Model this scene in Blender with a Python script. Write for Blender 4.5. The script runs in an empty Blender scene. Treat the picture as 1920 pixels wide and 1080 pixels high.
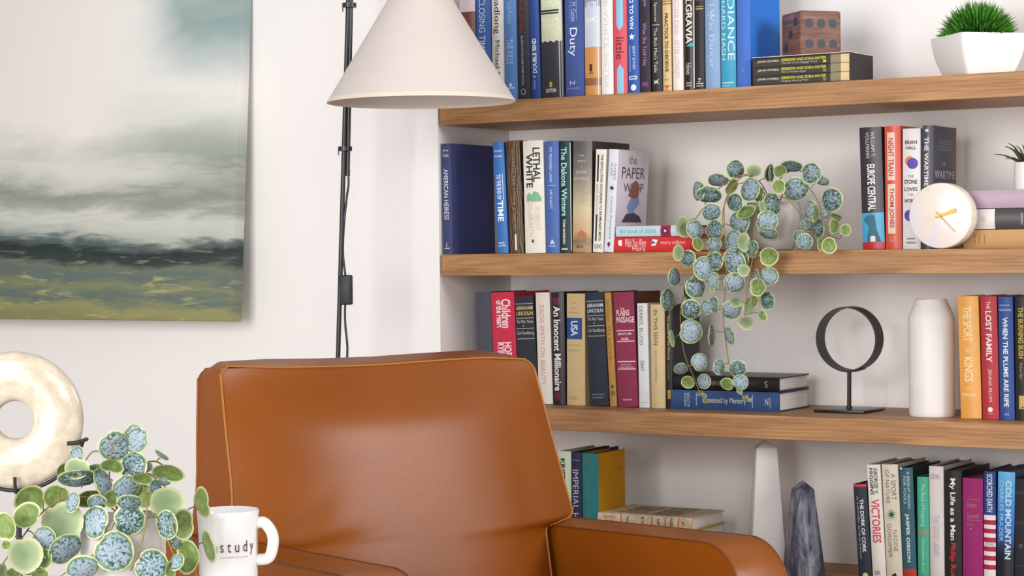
import bpy, bmesh, math, random
from mathutils import Vector, Matrix
random.seed(7)
C = bpy.context.scene.collection
S = bpy.context.scene
# ------------------------------------------------------------------ camera
EYE = 1.05
F_PX, PY = 3896.91, 486.67                     # focal length and principal row, for a 1920 x 1080 frame
CAM = Vector((2.44969458, -3.6507728, EYE))
DV = Vector((-0.52789311, 0.84930041, -0.00420413)).normalized()
RV = Vector((0.84927539, 0.52781941, -0.01174695)).normalized()
UV = RV.cross(DV).normalized()
cd = bpy.data.cameras.new('camera'); cam = bpy.data.objects.new('camera', cd); C.objects.link(cam)
cd.sensor_width = 36.0; cd.lens = F_PX * 36.0 / 1920.0
cd.shift_y = -(540.0 - PY) / 1920.0
cd.clip_start = 0.05; cd.clip_end = 50
m = Matrix((RV, UV, -DV)).transposed().to_4x4(); m.translation = CAM
cam.matrix_world = m
S.camera = cam
# ------------------------------------------------------------------ light
S.view_settings.view_transform = 'Standard'; S.view_settings.look = 'None'
S.view_settings.exposure = -0.07; S.view_settings.gamma = 1.0; S.view_settings.use_curve_mapping = False
wd = bpy.data.worlds.new('daylight'); S.world = wd; wd.use_nodes = True
wd.node_tree.nodes['Background'].inputs[0].default_value = (0.99, 0.99, 1.0, 1)
wd.node_tree.nodes['Background'].inputs[1].default_value = 0.36


def area(name, loc, target, size, power, col=(1, 1, 1), sy=None):
    l = bpy.data.lights.new(name, 'AREA'); l.energy = power; l.size = size; l.color = col
    if sy: l.shape = 'RECTANGLE'; l.size_y = sy
    o = bpy.data.objects.new(name, l); C.objects.link(o); o.location = loc
    o.rotation_euler = (Vector(target) - Vector(loc)).to_track_quat('-Z', 'Y').to_euler()
    return o


area('softbox_right', (3.4, -4.5, 1.9), (0.45, -0.2, 0.9), 1.6, 50, (1, 0.99, 0.985))
area('softbox_front', (0.6, -4.8, 1.5), (0.6, 0.1, 0.95), 2.2, 152, (1, 0.99, 0.99))
area('chair_sheen_light', (3.2, -0.45, 1.95), (0.35, -0.9, 0.75), 0.65, 40, (1, 0.99, 1.0), 0.9)  # unseen area light added to give the armchair back its sheen

# ------------------------------------------------------------------ photo geometry -> world
D0 = Vector((-0.5280, 0.8492, 0)).normalized()
R0 = Vector((D0.y, -D0.x, 0))


def ray(x, y): return DV + RV * ((x - 960) / F_PX) - UV * ((y - PY) / F_PX)


def onY(x, y, Y):
    v = ray(x, y); return CAM + v * ((Y - CAM.y) / v.y)


def onZ(x, y, z):
    v = ray(x, y); return CAM + v * ((z - CAM.z) / v.z)


def atD(x, y, d):
    v = ray(x, y); return CAM + v * (d / v.dot(D0))


def proj(P):
    q = Vector(P) - CAM; z = q.dot(DV)
    return 960 + F_PX * q.dot(RV) / z, PY - F_PX * q.dot(UV) / z


def xat(px, Y, z):
    """world X on the line (Y, z) that stands at image column px"""
    k = (px - 960) / F_PX
    n = RV - DV * k
    return CAM.x - (n.y * (Y - CAM.y) + n.z * (z - CAM.z)) / n.x


# ------------------------------------------------------------------ materials
def lin(h):
    if not isinstance(h, str): return tuple(h) + (1,)
    h = h.lstrip('#'); r = []
    for i in (0, 2, 4):
        c = int(h[i:i + 2], 16) / 255
        r.append(c / 12.92 if c < .04045 else ((c + .055) / 1.055) ** 2.4)
    return tuple(r) + (1,)


MATS = {}


class NT:
    def __init__(s, name, rough=.5, spec=.4):
        s.m = bpy.data.materials.new(name); s.m.use_nodes = True
        s.t = s.m.node_tree; s.n = s.t.nodes; s.b = s.n['Principled BSDF']
        s.b.inputs['Roughness'].default_value = rough
        s.b.inputs['Specular IOR Level'].default_value = spec

    def add(s, kind, **kw):
        n = s.n.new(kind)
        for k, v in kw.items():
            if k in n.inputs: n.inputs[k].default_value = v
            else: setattr(n, k, v)
        return n

    def link(s, a, b): s.t.links.new(a, b)

    def mapping(s, scale, coord='Object', rot=(0, 0, 0), loc=(0, 0, 0)):
        tc = s.add('ShaderNodeTexCoord'); mp = s.add('ShaderNodeMapping')
        mp.inputs['Scale'].default_value = scale; mp.inputs['Rotation'].default_value = rot
        mp.inputs['Location'].default_value = loc
        s.link(tc.outputs[coord], mp.inputs[0]); return mp.outputs[0]

    def noise(s, vec, scale, detail=3, rough=.5, dist=0):
        n = s.add('ShaderNodeTexNoise'); n.inputs['Scale'].default_value = scale
        n.inputs['Detail'].default_value = detail; n.inputs['Roughness'].default_value = rough
        n.inputs['Distortion'].default_value = dist
        if vec is not None: s.link(vec, n.inputs['Vector'])
        return n.outputs[0]

    def ramp(s, fac, stops, interp='LINEAR'):
        r = s.add('ShaderNodeValToRGB'); e = r.color_ramp.elements; r.color_ramp.interpolation = interp
        e[0].position, e[0].color = stops[0][0], lin(stops[0][1])
        e[1].position, e[1].color = stops[-1][0], lin(stops[-1][1])
        for p, c in stops[1:-1]:
            k = e.new(p); k.color = lin(c)
        s.link(fac, r.inputs[0]); return r.outputs[0]

    def mix(s, fac, a, b):
        n = s.add('ShaderNodeMix'); n.data_type = 'RGBA'
        for sock, v in ((n.inputs[0], fac), (n.inputs[6], a), (n.inputs[7], b)):
            if isinstance(v, (str, tuple)): sock.default_value = lin(v)
            elif isinstance(v, (int, float)): sock.default_value = v
            else: s.link(v, sock)
        return n.outputs[2]

    def math(s, op, a, b=0.0, clamp=False):
        n = s.add('ShaderNodeMath'); n.operation = op; n.use_clamp = clamp
        for i, v in ((0, a), (1, b)):
            if isinstance(v, (int, float)): n.inputs[i].default_value = v
            else: s.link(v, n.inputs[i])
        return n.outputs[0]

    def color(s, sock): s.link(sock, s.b.inputs['Base Color']); return s

    def bump(s, h, strength=.2, dist=.001):
        b = s.add('ShaderNodeBump'); b.inputs['Strength'].default_value = strength; b.inputs['Distance'].default_value = dist
        s.link(h, b.inputs['Height']); s.link(b.outputs[0], s.b.inputs['Normal']); return s


def pm(hexc, rough=.5, spec=.35, cloth=0.0, var=.06, metal=0.0):
    """a plain coloured surface with a faint procedural unevenness"""
    key = (hexc, rough, spec, cloth, var, metal)
    if key in MATS: return MATS[key]
    k = NT('surface_' + hexc, rough, spec)
    v = k.mapping((1, 1, 1))
    nz = k.noise(v, 60, 4)
    r, g, b, _ = lin(hexc)
    c = k.mix(nz, (r * (1 - var), g * (1 - var), b * (1 - var)), (min(1, r * (1 + var)), min(1, g * (1 + var)), min(1, b * (1 + var))))
    k.color(c); k.b.inputs['Metallic'].default_value = metal
    if cloth: k.bump(k.noise(v, 900, 2), cloth, .0006)
    MATS[key] = k.m
    return k.m


def ink(hexc): return pm(hexc, .55, .3, 0, .0)


def wood(name, a, b, c, scale=1.0, rough=.5):
    k = NT(name, rough, .35)
    v = k.mapping((1.2 * scale, 9 * scale, 14 * scale))
    n1 = k.noise(v, 2.2, 5, .6, 1.2)
    v2 = k.mapping((2.5 * scale, 60 * scale, 90 * scale))
    n2 = k.noise(v2, 3.0, 4, .6)
    v3 = k.mapping((.9, 1.5, 2.0)); n3 = k.noise(v3, 1.6, 2)
    col = k.ramp(n1, [(.28, a), (.5, b), (.72, c)])
    fine = k.ramp(n2, [(.33, '8a6748'), (.6, 'ffffff')])
    mx = k.add('ShaderNodeMix'); mx.data_type = 'RGBA'; mx.blend_type = 'MULTIPLY'; mx.inputs[0].default_value = .42
    k.link(col, mx.inputs[6]); k.link(fine, mx.inputs[7])
    k.color(mx.outputs[2]); k.bump(n2, .12, .0006)
    return k.m


# ------------------------------------------------------------------ mesh helpers
def link_mesh(name, bm, mats, parent=None, smooth=None, recalc=True):
    if recalc: bmesh.ops.recalc_face_normals(bm, faces=bm.faces[:])
    me = bpy.data.meshes.new(name); bm.to_mesh(me); bm.free()
    if not isinstance(mats, (list, tuple)): mats = [mats]
    for mt in mats: me.materials.append(mt)
    if smooth is not None:
        for p in me.polygons: p.use_smooth = True
        me.set_sharp_from_angle(angle=math.radians(smooth))
    o = bpy.data.objects.new(name, me); C.objects.link(o)
    if parent is not None: o.parent = parent
    return o


def thing(name, label, cat, loc=(0, 0, 0), rot=(0, 0, 0), group=None):
    o = bpy.data.objects.new(name, None); C.objects.link(o); o.empty_display_size = .02
    o.location = loc; o.rotation_euler = rot; o['label'] = label; o['category'] = cat
    if group: o['group'] = group
    return o


def tag(o, label, cat, group=None):
    o['label'] = label; o['category'] = cat
    if group: o['group'] = group
    return o


def box(bm, x0, x1, y0, y1, z0, z1, mi=0):
    v = [bm.verts.new(p) for p in ((x0, y0, z0), (x1, y0, z0), (x1, y1, z0), (x0, y1, z0), (x0, y0, z1), (x1, y0, z1), (x1, y1, z1), (x0, y1, z1))]
    fs = [bm.faces.new([v[i] for i in q]) for q in ((3, 2, 1, 0), (4, 5, 6, 7), (0, 1, 5, 4), (1, 2, 6, 5), (2, 3, 7, 6), (3, 0, 4, 7))]
    for f in fs: f.material_index = mi
    return v


def bevel(bm, w, seg=2, edges=None):
    bmesh.ops.bevel(bm, geom=edges or bm.edges[:], offset=w, segments=seg, affect='EDGES', profile=.5)


def lathe(bm, prof, seg=40, mi=0, cap=False, c=(0, 0, 0)):
    rings = []
    for r, z in prof:
        if r < 1e-6: rings.append([bm.verts.new((c[0], c[1], z + c[2]))])
        else: rings.append([bm.verts.new((c[0] + r * math.cos(2 * math.pi * i / seg), c[1] + r * math.sin(2 * math.pi * i / seg), z + c[2])) for i in range(seg)])
    for a, b in zip(rings, rings[1:]):
        for i in range(seg):
            j = (i + 1) % seg
            if len(a) == 1 and len(b) == 1: continue
            if len(a) == 1: f = bm.faces.new((a[0], b[i], b[j]))
            elif len(b) == 1: f = bm.faces.new((a[i], b[0], a[j]))
            else: f = bm.faces.new((a[i], b[i], b[j], a[j]))
            f.material_index = mi
    return rings


def tube(bm, pts, r, seg=8, mi=0, caps=True):
    pts = [Vector(p) for p in pts]; rings = []; n = len(pts)
    rs = r if isinstance(r, (list, tuple)) else [r] * n
    t0 = (pts[1] - pts[0]).normalized()
    up = Vector((0, 0, 1)) if abs(t0.z) < .9 else Vector((1, 0, 0))
    a = t0.cross(up).normalized()
    for i, p in enumerate(pts):
        t = (pts[min(i + 1, n - 1)] - pts[max(i - 1, 0)]).normalized()
        a = (a - t * a.dot(t)).normalized(); b = t.cross(a)
        rings.append([bm.verts.new(p + (a * math.cos(2 * math.pi * k / seg) + b * math.sin(2 * math.pi * k / seg)) * rs[i]) for k in range(seg)])
    for A, B in zip(rings, rings[1:]):
        for k in range(seg):
            bm.faces.new((A[k], A[(k + 1) % seg], B[(k + 1) % seg], B[k])).material_index = mi
    if caps:
        bm.faces.new(rings[0][::-1]).material_index = mi; bm.faces.new(rings[-1]).material_index = mi


def spline(pts, n=6):
    P = [Vector(p) for p in pts]; out = []
    for i in range(len(P) - 1):
        p0, p1, p2, p3 = P[max(i - 1, 0)], P[i], P[i + 1], P[min(i + 2, len(P) - 1)]
        for k in range(n):
            t = k / n
            out.append(.5 * ((2 * p1) + (p2 - p0) * t + (2 * p0 - 5 * p1 + 4 * p2 - p3) * t * t + (3 * p1 - p0 - 3 * p2 + p3) * t ** 3))
    out.append(P[-1]); return out


# ------------------------------------------------------------------ lettering
GLYPH = {}


def glyphs(s, bold):
    """outline triangles of a line of text, scaled to the unit square"""
    key = (s, bold)
    if key not in GLYPH:
        c = bpy.data.curves.new('lettering', 'FONT'); c.body = s; c.offset = .022 if bold else 0.0
        c.resolution_u = 3; c.fill_mode = 'FRONT'
        o = bpy.data.objects.new('lettering', c); C.objects.link(o)
        dg = bpy.context.evaluated_depsgraph_get()
        me = bpy.data.meshes.new_from_object(o.evaluated_get(dg))
        vs = [v.co.copy() for v in me.vertices]; fs = [tuple(p.vertices) for p in me.polygons]
        x0 = min(v.x for v in vs); x1 = max(v.x for v in vs); y0 = min(v.y for v in vs); y1 = max(v.y for v in vs)
        vs = [((v.x - x0) / max(1e-6, x1 - x0), (v.y - y0) / max(1e-6, y1 - y0)) for v in vs]
        bpy.data.objects.remove(o); bpy.data.meshes.remove(me); bpy.data.curves.remove(c)
        GLYPH[key] = (vs, fs)
    return GLYPH[key]


def letter(name, s, fn, hexc, parent, bold=0, cuts=None):
    """fn maps the unit square to the surface; cuts = (axis, number) strips so that the ink follows a curved surface"""
    vs, fs = glyphs(s, bold)
    bm = bmesh.new(); V = [bm.verts.new((u, v, 0)) for u, v in vs]
    for f in fs:
        try: bm.faces.new([V[i] for i in f])
        except ValueError: pass
    if cuts:
        ax, vals = cuts
        for t in vals:
            if .001 < t < .999:
                co = Vector((t, 0, 0)) if ax == 0 else Vector((0, t, 0)); no = Vector((1, 0, 0)) if ax == 0 else Vector((0, 1, 0))
                bmesh.ops.bisect_plane(bm, geom=bm.verts[:] + bm.edges[:] + bm.faces[:], plane_co=co, plane_no=no, dist=1e-6)
    for v in bm.verts: v.co = Vector(fn(v.co.x, v.co.y))
    return link_mesh(name, bm, ink(hexc), parent, recalc=False)


def printed(name, polys, w, lay, e, mat, parent):
    """flat shapes in spine coordinates (x, z), cut into strips so that they follow the rounded spine"""
    bm = bmesh.new()
    for pl in polys: bm.faces.new([bm.verts.new((x, 0, z)) for x, z in pl])
    xs = [v.co.x for v in bm.verts]
    for i in range(1, 8):
        t = w * i / 8
        if min(xs) < t < max(xs): bmesh.ops.bisect_plane(bm, geom=bm.verts[:] + bm.edges[:] + bm.faces[:], plane_co=Vector((t, 0, 0)), plane_no=Vector((1, 0, 0)), dist=1e-7)
    for v in bm.verts: v.co = Vector(lay(v.co.x, v.co.z, e))
    return link_mesh(name, bm, mat, parent, recalc=False)


def patch(name, polys, mat, parent):
    """flat printed shapes: polys = list of point lists"""
    bm = bmesh.new()
    for pl in polys: bm.faces.new([bm.verts.new(p) for p in pl])
    return link_mesh(name, bm, mat, parent, recalc=False)


# ------------------------------------------------------------------ the setting
ZS = {1: EYE + .31206, 2: EYE - .00581, 3: EYE - .32274, 4: EYE - .64314}
TH = .045; WD = .2857; XR = 2.7
k = NT('white_wall_paint', .75, .2); v = k.mapping((1, 1, 1))
k.color(k.mix(k.noise(v, 1.5, 3), 'f0ebe8', 'f3efec')); k.bump(k.noise(v, 260, 3), .05, .0006)
WALL = k.m
bm = bmesh.new(); box(bm, -3.2, 0, 0, WD + .12, 0, 2.7); o = link_mesh('wall_left', bm, WALL); o['kind'] = 'structure'
bm = bmesh.new(); box(bm, 0, XR, WD, WD + .12, 0, 2.7); o = link_mesh('wall_back', bm, WALL); o['kind'] = 'structure'
bm = bmesh.new(); box(bm, XR, XR + .8, 0, WD + .12, 0, 2.7); o = link_mesh('wall_right', bm, WALL); o['kind'] = 'structure'
k = NT('floor_boards', .45, .3); v = k.mapping((1, 8, 1))
k.color(k.ramp(k.noise(v, 2, 5, .6), [(.3, 'b5aaa0'), (.7, 'd0c8c0')]))
bm = bmesh.new(); box(bm, -3.2, XR + 1.2, -5.5, WD + .12, -.08, 0); o = link_mesh('floor', bm, k.m); o['kind'] = 'structure'

SHELF_WOOD = wood('walnut_veneer', '936c48', 'ae8054', 'c69666')
NM = {1: 'top wood shelf, carrying blue books and a wooden die', 2: 'second wood shelf down, carrying the trailing vine and marble clock',
      3: 'third wood shelf down, carrying the metal ring stand and white vase', 4: 'lowest wood shelf, mostly hidden behind the leather armchair'}
for i in (1, 2, 3, 4):
    bm = bmesh.new(); box(bm, .0055, XR - .004, 0, WD - .0005, -TH, 0); bevel(bm, .0012, 2)
    o = link_mesh('floating_shelf', bm, SHELF_WOOD); o.location = (0, 0, ZS[i])
    tag(o, NM[i], 'shelf', 'wood shelves fitted in the wall recess')

# ------------------------------------------------------------------ books
k = NT('page_edges', .8, .1); v = k.mapping((700, 3, 3)); k.color(k.ramp(k.noise(v, 1, 2), [(.3, 'd9d0c0'), (.7, 'f4eee2')])); PAGES = k.m
k = NT('page_edges_white', .8, .1); v = k.mapping((700, 3, 3)); k.color(k.ramp(k.noise(v, 1, 2), [(.3, 'dcd8d4'), (.7, 'f6f3f0')])); PAGES_W = k.m
k = NT('page_edges_shaded', .8, .1); v = k.mapping((700, 3, 3)); k.color(k.ramp(k.noise(v, 1, 2), [(.3, '6a5a4c'), (.7, '8d7d6c')])); PAGES_SHADED = k.m  # page colour darkened to carry the shade on the book tops


def book_at(M, w, H, D, style, spine, cover, label, group, items, fz, pages=None, name='book'):
    """a book whose spine faces local -y: width w along x, height H along z, depth D along y.  M places it; fz maps a photo row to local z"""
    root = thing(name, label, 'book', group=group); root.matrix_world = M
    hard = style[0] == 'h'
    b = min(.0035, w * .13) if hard else min(.0012, w * .05)
    t = min(.0028, w * .18) if hard else min(.0008, w * .08)
    ov = .003 if hard else 0.0
    ns = 8
    sp = [(w * i / ns, b * ((2.0 * i / ns - 1) ** 2)) for i in range(ns + 1)]
    outer = [(0, D)]
    if hard: outer += [(0, b + .012), (.0007, b + .0085), (.0002, b + .005)]
    outer += sp
    if hard: outer += [(w - .0002, b + .005), (w - .0007, b + .0085), (w, b + .012)]
    outer += [(w, D)]
    inner = []
    for (x, y) in outer:
        xi = min(max(x, t), w - t)
        yi = y if y > b + t + .0005 else b + t
        inner.append((xi, yi))
    bm = bmesh.new()
    O0 = [bm.verts.new((x, y, 0)) for x, y in outer]; O1 = [bm.verts.new((x, y, H)) for x, y in outer]
    I0 = [bm.verts.new((x, y, 0)) for x, y in inner]; I1 = [bm.verts.new((x, y, H)) for x, y in inner]
    n = len(outer)
    for i in range(n - 1):
        onspine = outer[i][1] <= b + 1e-6 and outer[i + 1][1] <= b + 1e-6
        mi = 0 if (onspine or cover is None) else 1
        for q in ((O0[i], O0[i + 1], O1[i + 1], O1[i]), (I0[i + 1], I0[i], I1[i], I1[i + 1])):
            try: bm.faces.new(q).material_index = mi
            except ValueError: pass
        for q in ((O1[i], O1[i + 1], I1[i + 1], I1[i]), (O0[i + 1], O0[i], I0[i], I0[i + 1])):
            try: bm.faces.new(q).material_index = mi
            except ValueError: pass
    for q in ((O0[0], O1[0], I1[0], I0[0]), (O1[-1], O0[-1], I0[-1], I1[-1])): bm.faces.new(q).material_index = 0 if cover is None else 1
    bmesh.ops.remove_doubles(bm, verts=bm.verts[:], dist=1e-6)
    cl = .25 if 'c' in style else 0
    rough = .75 if cl else (.32 if 'g' in style else .5)
    ms = [pm(spine, rough, .3, cl) if isinstance(spine, str) else spine]
    if cover is not None: ms.append(pm(cover, rough, .3, cl) if isinstance(cover, str) else cover)
    link_mesh('cover', bm, ms, root, smooth=40)
    bm = bmesh.new(); box(bm, t + .0001, w - t - .0001, b + t + .0006, D - ov - .0005, ov + .0002, H - ov - .0002)
    link_mesh('pages', bm, pages or PAGES, root)
    ysp = lambda x: b * ((2.0 * x / w - 1) ** 2)
    E = .00035; count = [0]

    def lay(x, z, e=E): return (x, ysp(x) - e, z)
    ntext = 0
    for it in items:
        kd = it[0]
        if kd in 'vuhF':
            nm = ('title', 'author_name')[ntext] if ntext < 2 else 'small_lettering'; ntext += 1
        if kd in 'vu':                                              # read downwards / upwards
            _, s, y0, y1, hf, xc, hx = it[:7]; bold = it[7] if len(it) > 7 else 0
            za, zb = fz(y0), fz(y1); h = hf * w
            if kd == 'v':
                fn = lambda u, v: lay(xc * w - h / 2 + v * h, za + (zb - za) * u); cut = [(w * i / 8 - xc * w + h / 2) / h for i in range(1, 8)]
            else:
                fn = lambda u, v: lay(xc * w + h / 2 - v * h, zb + (za - zb) * u); cut = [(xc * w + h / 2 - w * i / 8) / h for i in range(1, 8)]
            letter(nm, s, fn, hx, root, bold, (1, cut))
        elif kd == 'h':                                             # across the spine
            _, s, y0, y1, xa, xb, hx = it[:7]; bold = it[7] if len(it) > 7 else 0
            za, zb = fz(y0), fz(y1)
            letter(nm, s, lambda u, v: lay((xa + (xb - xa) * u) * w, zb + (za - zb) * v), hx, root, bold, (0, [(i / 8 - xa) / (xb - xa) for i in range(1, 8)]))
        elif kd == 'F':                                             # on the front board
            _, s, y0, y1, da, db, hx = it[:7]; bold = it[7] if len(it) > 7 else 0
            za, zb = fz(y0), fz(y1)
            letter(nm, s, lambda u, v: (w + .0003, (da + (db - da) * u) * D, zb + (za - zb) * v), hx, root, bold)
        elif kd == 'r':
            _, y0, y1, xa, xb, hx = it[:6]; e = it[6] if len(it) > 6 else .00018
            za, zb = min(H - .0002, max(.0002, fz(y0))), min(H - .0002, max(.0002, fz(y1)))
            printed('band', [[(xa * w, zb), (xb * w, zb), (xb * w, za), (xa * w, za)]], w, lay, e, pm(hx, rough, .3), root)
        elif kd == 'o':
            _, yc, rf, xc, hx = it[:5]; e = it[5] if len(it) > 5 else .00025
            zc = fz(yc); r = rf * w
            printed('emblem', [[(xc * w + r * math.cos(a), zc + r * math.sin(a)) for a in [2 * math.pi * i / 20 for i in range(20)]]], w, lay, e, ink(hx), root)
        elif kd == 's':
            _, yc, rf, xc, hx = it; zc = fz(yc); r = rf * w; P = []
            for i in range(10):
                a = math.pi / 2 + i * math.pi / 5; q = r if i % 2 == 0 else r * .42
                P.append((xc * w + q * math.cos(a), zc + q * math.sin(a)))
            printed('emblem', [[(xc * w, zc), P[i], P[(i + 1) % 10]] for i in range(10)], w, lay, E, ink(hx), root)
        elif kd == 'p':
            _, pts, hx = it[:3]; e = it[3] if len(it) > 3 else .00025
            printed('emblem', [[(xx * w, min(H - .0002, max(.0002, fz(yy)))) for xx, yy in pts]], w, lay, e, ink(hx), root)
        elif kd == 'P':                                             # picture shape on the front board
            _, pts, hx = it[:3]; e = it[3] if len(it) > 3 else .0002
            patch('cover_picture', [[(w + e, dd * D, fz(yy)) for dd, yy in pts]], ink(hx) if isinstance(hx, str) else hx, root)
    return root


LAST = {}


def book(sh, Y, xbl, xbr, xtl, yt, spine, label, items=(), H=None, D=.15, style='h', cover=None, pages=None, maxlean=7, order=None):
    z = ZS[sh]; X0, X1 = xat(xbl, Y, z), xat(xbr, Y, z); w = max(.006, X1 - X0 - .0008)
    P = onY(xtl, yt, Y); dz = P.z - z
    lean = math.atan2(P.x - X0, dz)
    if H is None: H = dz / math.cos(lean)
    if abs(lean) < .006: lean = 0
    lean = max(-math.radians(maxlean), min(math.radians(maxlean), lean))
    z += .0003
    q = LAST.get(sh)
    if q and abs(q[3] - Y) < .02 and X0 > q[0] - .03:                # keep clear of the neighbour on the left
        if X0 < q[0] + .0002: X0 = q[0] + .0002; w = max(.006, X1 - X0 - .0008)
        hh = min(H, q[2])
        need = q[0] + (q[1] - q[0]) * hh / q[2] + .0002 - X0
        if lean < need / hh: lean = math.atan(need / hh) + 1e-4
    LAST[sh] = (X0 + .0004 + w * (1 if lean >= 0 else math.cos(lean)), X0 + .0004 + w * 1.0 + H * math.sin(lean), H, Y)
    if lean >= 0:      # leans right: pivots on its right bottom corner
        piv = Vector((X0 + .0004 + w, Y, z)); off = Vector((-w, 0, 0))
    else:
        piv = Vector((X0 + .0004, Y, z)); off = Vector((0, 0, 0))
    M = Matrix.Translation(piv) @ Matrix.Rotation(lean, 4, 'Y') @ Matrix.Translation(off)
    yb = proj(M @ Vector((w / 2, 0, 0)))[1]; yT = proj(M @ Vector((w / 2, 0, H)))[1]
    fz = lambda y: H * (yb - y) / (yb - yT)
    grp = {1: 'books standing on the top shelf', 2: 'books standing on the second shelf', 3: 'books standing on the third shelf', 4: 'books standing on the lowest shelf'}[sh]
    return book_at(M, w, H, D, style, spine, cover, label, grp, items, fz, pages)


def flat_book(sh, Y, xl, xr, z0, t, D, spine, label, items=(), style='h', cover=None, pages=None, group=None, zref=None, yaw=0.0):
    """a book lying on its back: head to the left, spine to the room; items use photo columns instead of rows"""
    za = z0 + t / 2
    X0, X1 = xat(xl, Y, za), xat(xr, Y, za); H = X1 - X0
    # local x -> world Z, local z -> world -X
    R = Matrix(((0, 0, -1, 0), (0, 1, 0, 0), (1, 0, 0, 0), (0, 0, 0, 1)))
    M = Matrix.Translation((X1, Y, z0 + .0003)) @ Matrix.Rotation(yaw, 4, 'Z') @ R
    a = proj(M @ Vector((t / 2, 0, 0)))[0]; b = proj(M @ Vector((t / 2, 0, H)))[0]
    fz = lambda x: H * (x - a) / (b - a)
    return book_at(M, t - .0006, H, D, style, spine, cover, label, group, items, fz, pages)


WHT, BLK, GLD = 'ece9e4', '1c1a1b', 'cdb56c'
# ---- top shelf (tops above the frame)
Y1 = .02; H1 = .238


def b1(xbl, xbr, x0, spine, label, items=(), **kw):
    kw.setdefault('H', H1); kw.setdefault('D', .15)
    return book(1, Y1, xbl, xbr, x0, 0, spine, label, items, maxlean=2.5, **kw)


b1(862, 892, 860, '6e3a34', 'maroon hardback on the top shelf, half hidden behind the lampshade', [('r', -30, 22, 0, 1, 'c9b4bb')], style='hg')
b1(893, 921, 890, '3f63a6', 'mid-blue hardback with large pale spine capitals, beside the lampshade edge', [('v', 'CLOSING TIME', -4, 99, .42, .45, 'cfd8ea')], H=.25)
b1(922, 945, 919, 'e9e4e0', 'white jacketed book with tall black spine letters, next to the lampshade', [('v', 'Headlong', -24, 63, .6, .45, BLK), ('v', 'Michael Frayn', 76, 172, .5, .45, '3a3838')], H=.232)
b1(946, 970, 941, '5f8bcb', 'light blue hardback with pale blocky title, just right of the lampshade tip', [('v', 'THE KILLS', 73, 120, .55, .45, 'a9c3e6', 1), ('v', 'Linda Fairstein', 4, 45, .4, .5, 'a9c3e6'), ('p', [(.35, 162), (.65, 162), (.5, 154)], WHT), ('r', 164, 166, .2, .8, WHT)], H=.24)
b1(971, 994, 963, '33343c', 'charcoal hardback with thin red and grey spine lettering on the top shelf', [('v', 'WHERE THE LIGHT FALLS', -18, 62, .26, .4, 'b0423c'), ('v', 'ALLISON PATAKI AND OWEN PATAKI', 66, 159, .2, .45, 'bdbdc2'), ('o', 172, .22, .45, '9a9aa0'), ('o', 172, .15, .45, '33343c', .0004)], H=.245)
b1(995, 1013.5, 988, '2c4a92', 'narrow navy book with white title reading upwards, left of the torn-label spine', [('u', 'DOUBLE BIND', 72, 137, .42, .5, 'e6e9f0', 1), ('o', 143.5, .09, .45, 'e6e9f0'), ('u', 'PYNCHON', 151, 167, .2, .45, 'c9d0e2')], H=.235)
b1(1015, 1057, 1011, '3b3a40', 'thick dark grey book with ragged pale yellow label on its upper spine',
   [('r', -46, 76, .03, .97, 'c9cfb4'), ('h', 'TENANTS', 34, 55, .1, .85, 'e9eccb'), ('h', 'OF TIME', 57, 71, .2, .8, 'e4e2b4'), ('h', 'FLANAGAN', -10, 12, .1, .88, 'e9eccb'),
    ('p', [(.03, 76), (.1, 79), (.2, 75.5), (.33, 79), (.47, 76), (.6, 79.5), (.74, 76), (.86, 79), (.97, 76), (.97, 72), (.03, 72)], 'c9cfb4'),
    ('r', 18, 21.5, .03, .85, '2a2b2c', .0003), ('r', 23, 26, .03, .85, '2a2b2c', .0003), ('r', 78, 183, .82, .86, 'aeb4ba', .0003), ('r', -40, 183, .93, .95, 'aeb4ba', .0003),  # the grey upright bands are painted glare of a plastic jacket
    ('h', 'DUTTON', 166, 173, .22, .66, WHT, 1), ('r', 153, 163, .38, .5, 'a7b04a')], style='hg', H=.245)
b1(1059, 1095, 1056, '445692', 'wide navy-blue hardback with one large white four-letter word on the spine',
   [('v', 'Duty', 52, 105, .5, .42, 'dfe5f2'), ('v', 'Robert M. Gates', -28, 40, .26, .5, 'a9b9dc'), ('r', -34, 38, .3, .32, '8fa3d2'), ('r', -34, 38, .64, .66, '8fa3d2'), ('v', 'Z', 151, 159, .26, .4, 'c6d0e6'), ('h', 'ALFRED A KNOPF', 164, 167, .1, .72, '9fb0d6')], style='hc', H=.245)
b1(1096, 1126, 1093, 'c3cad6', 'book with cloudy sky above orange desert on its spine, top shelf',
   [('r', 88, 182, 0, 1, 'c98f50'), ('r', 146, 160, 0, 1, '8f623c', .0003), ('r', -50, 12, 0, 1, '8e9ab4'), ('h', 'GATES', 3, 12, .15, .8, WHT, 1), ('h', 'ALAMO', 30, 42, .1, .88, WHT, 1), ('h', 'OF THE', 18, 26, .3, .65, WHT), ('r', 120, 134, .33, .5, '3c2c22', .0004), ('r', 136, 138, .3, .55, '5c4430', .0004), ('r', -40, 180, .86, .9, 'e6e3de', .0005)], style='hg', H=.245)
b1(1127, 1149.5, 1124, 'ebe7e3', 'white book with faint embossed spine letters, left of the red and sky-blue book', [('v', 'THE WHITE SISTER', -30, 165, .4, .5, 'd3cfcb')], H=.24)
b1(1150.5, 1176, 1148, 'da5560', 'coral red book with two rounded sky-blue panels on the spine',
   [('p', [(.25, -60), (.75, -60), (.75, 48), (.5, 58), (.25, 48)], '8ec5e2'), ('p', [(.25, 130), (.5, 120), (.75, 130), (.75, 178), (.25, 178)], '8ec5e2'), ('v', 'little', 70, 111, .62, .48, '6c1f2c')], H=.24)
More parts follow.
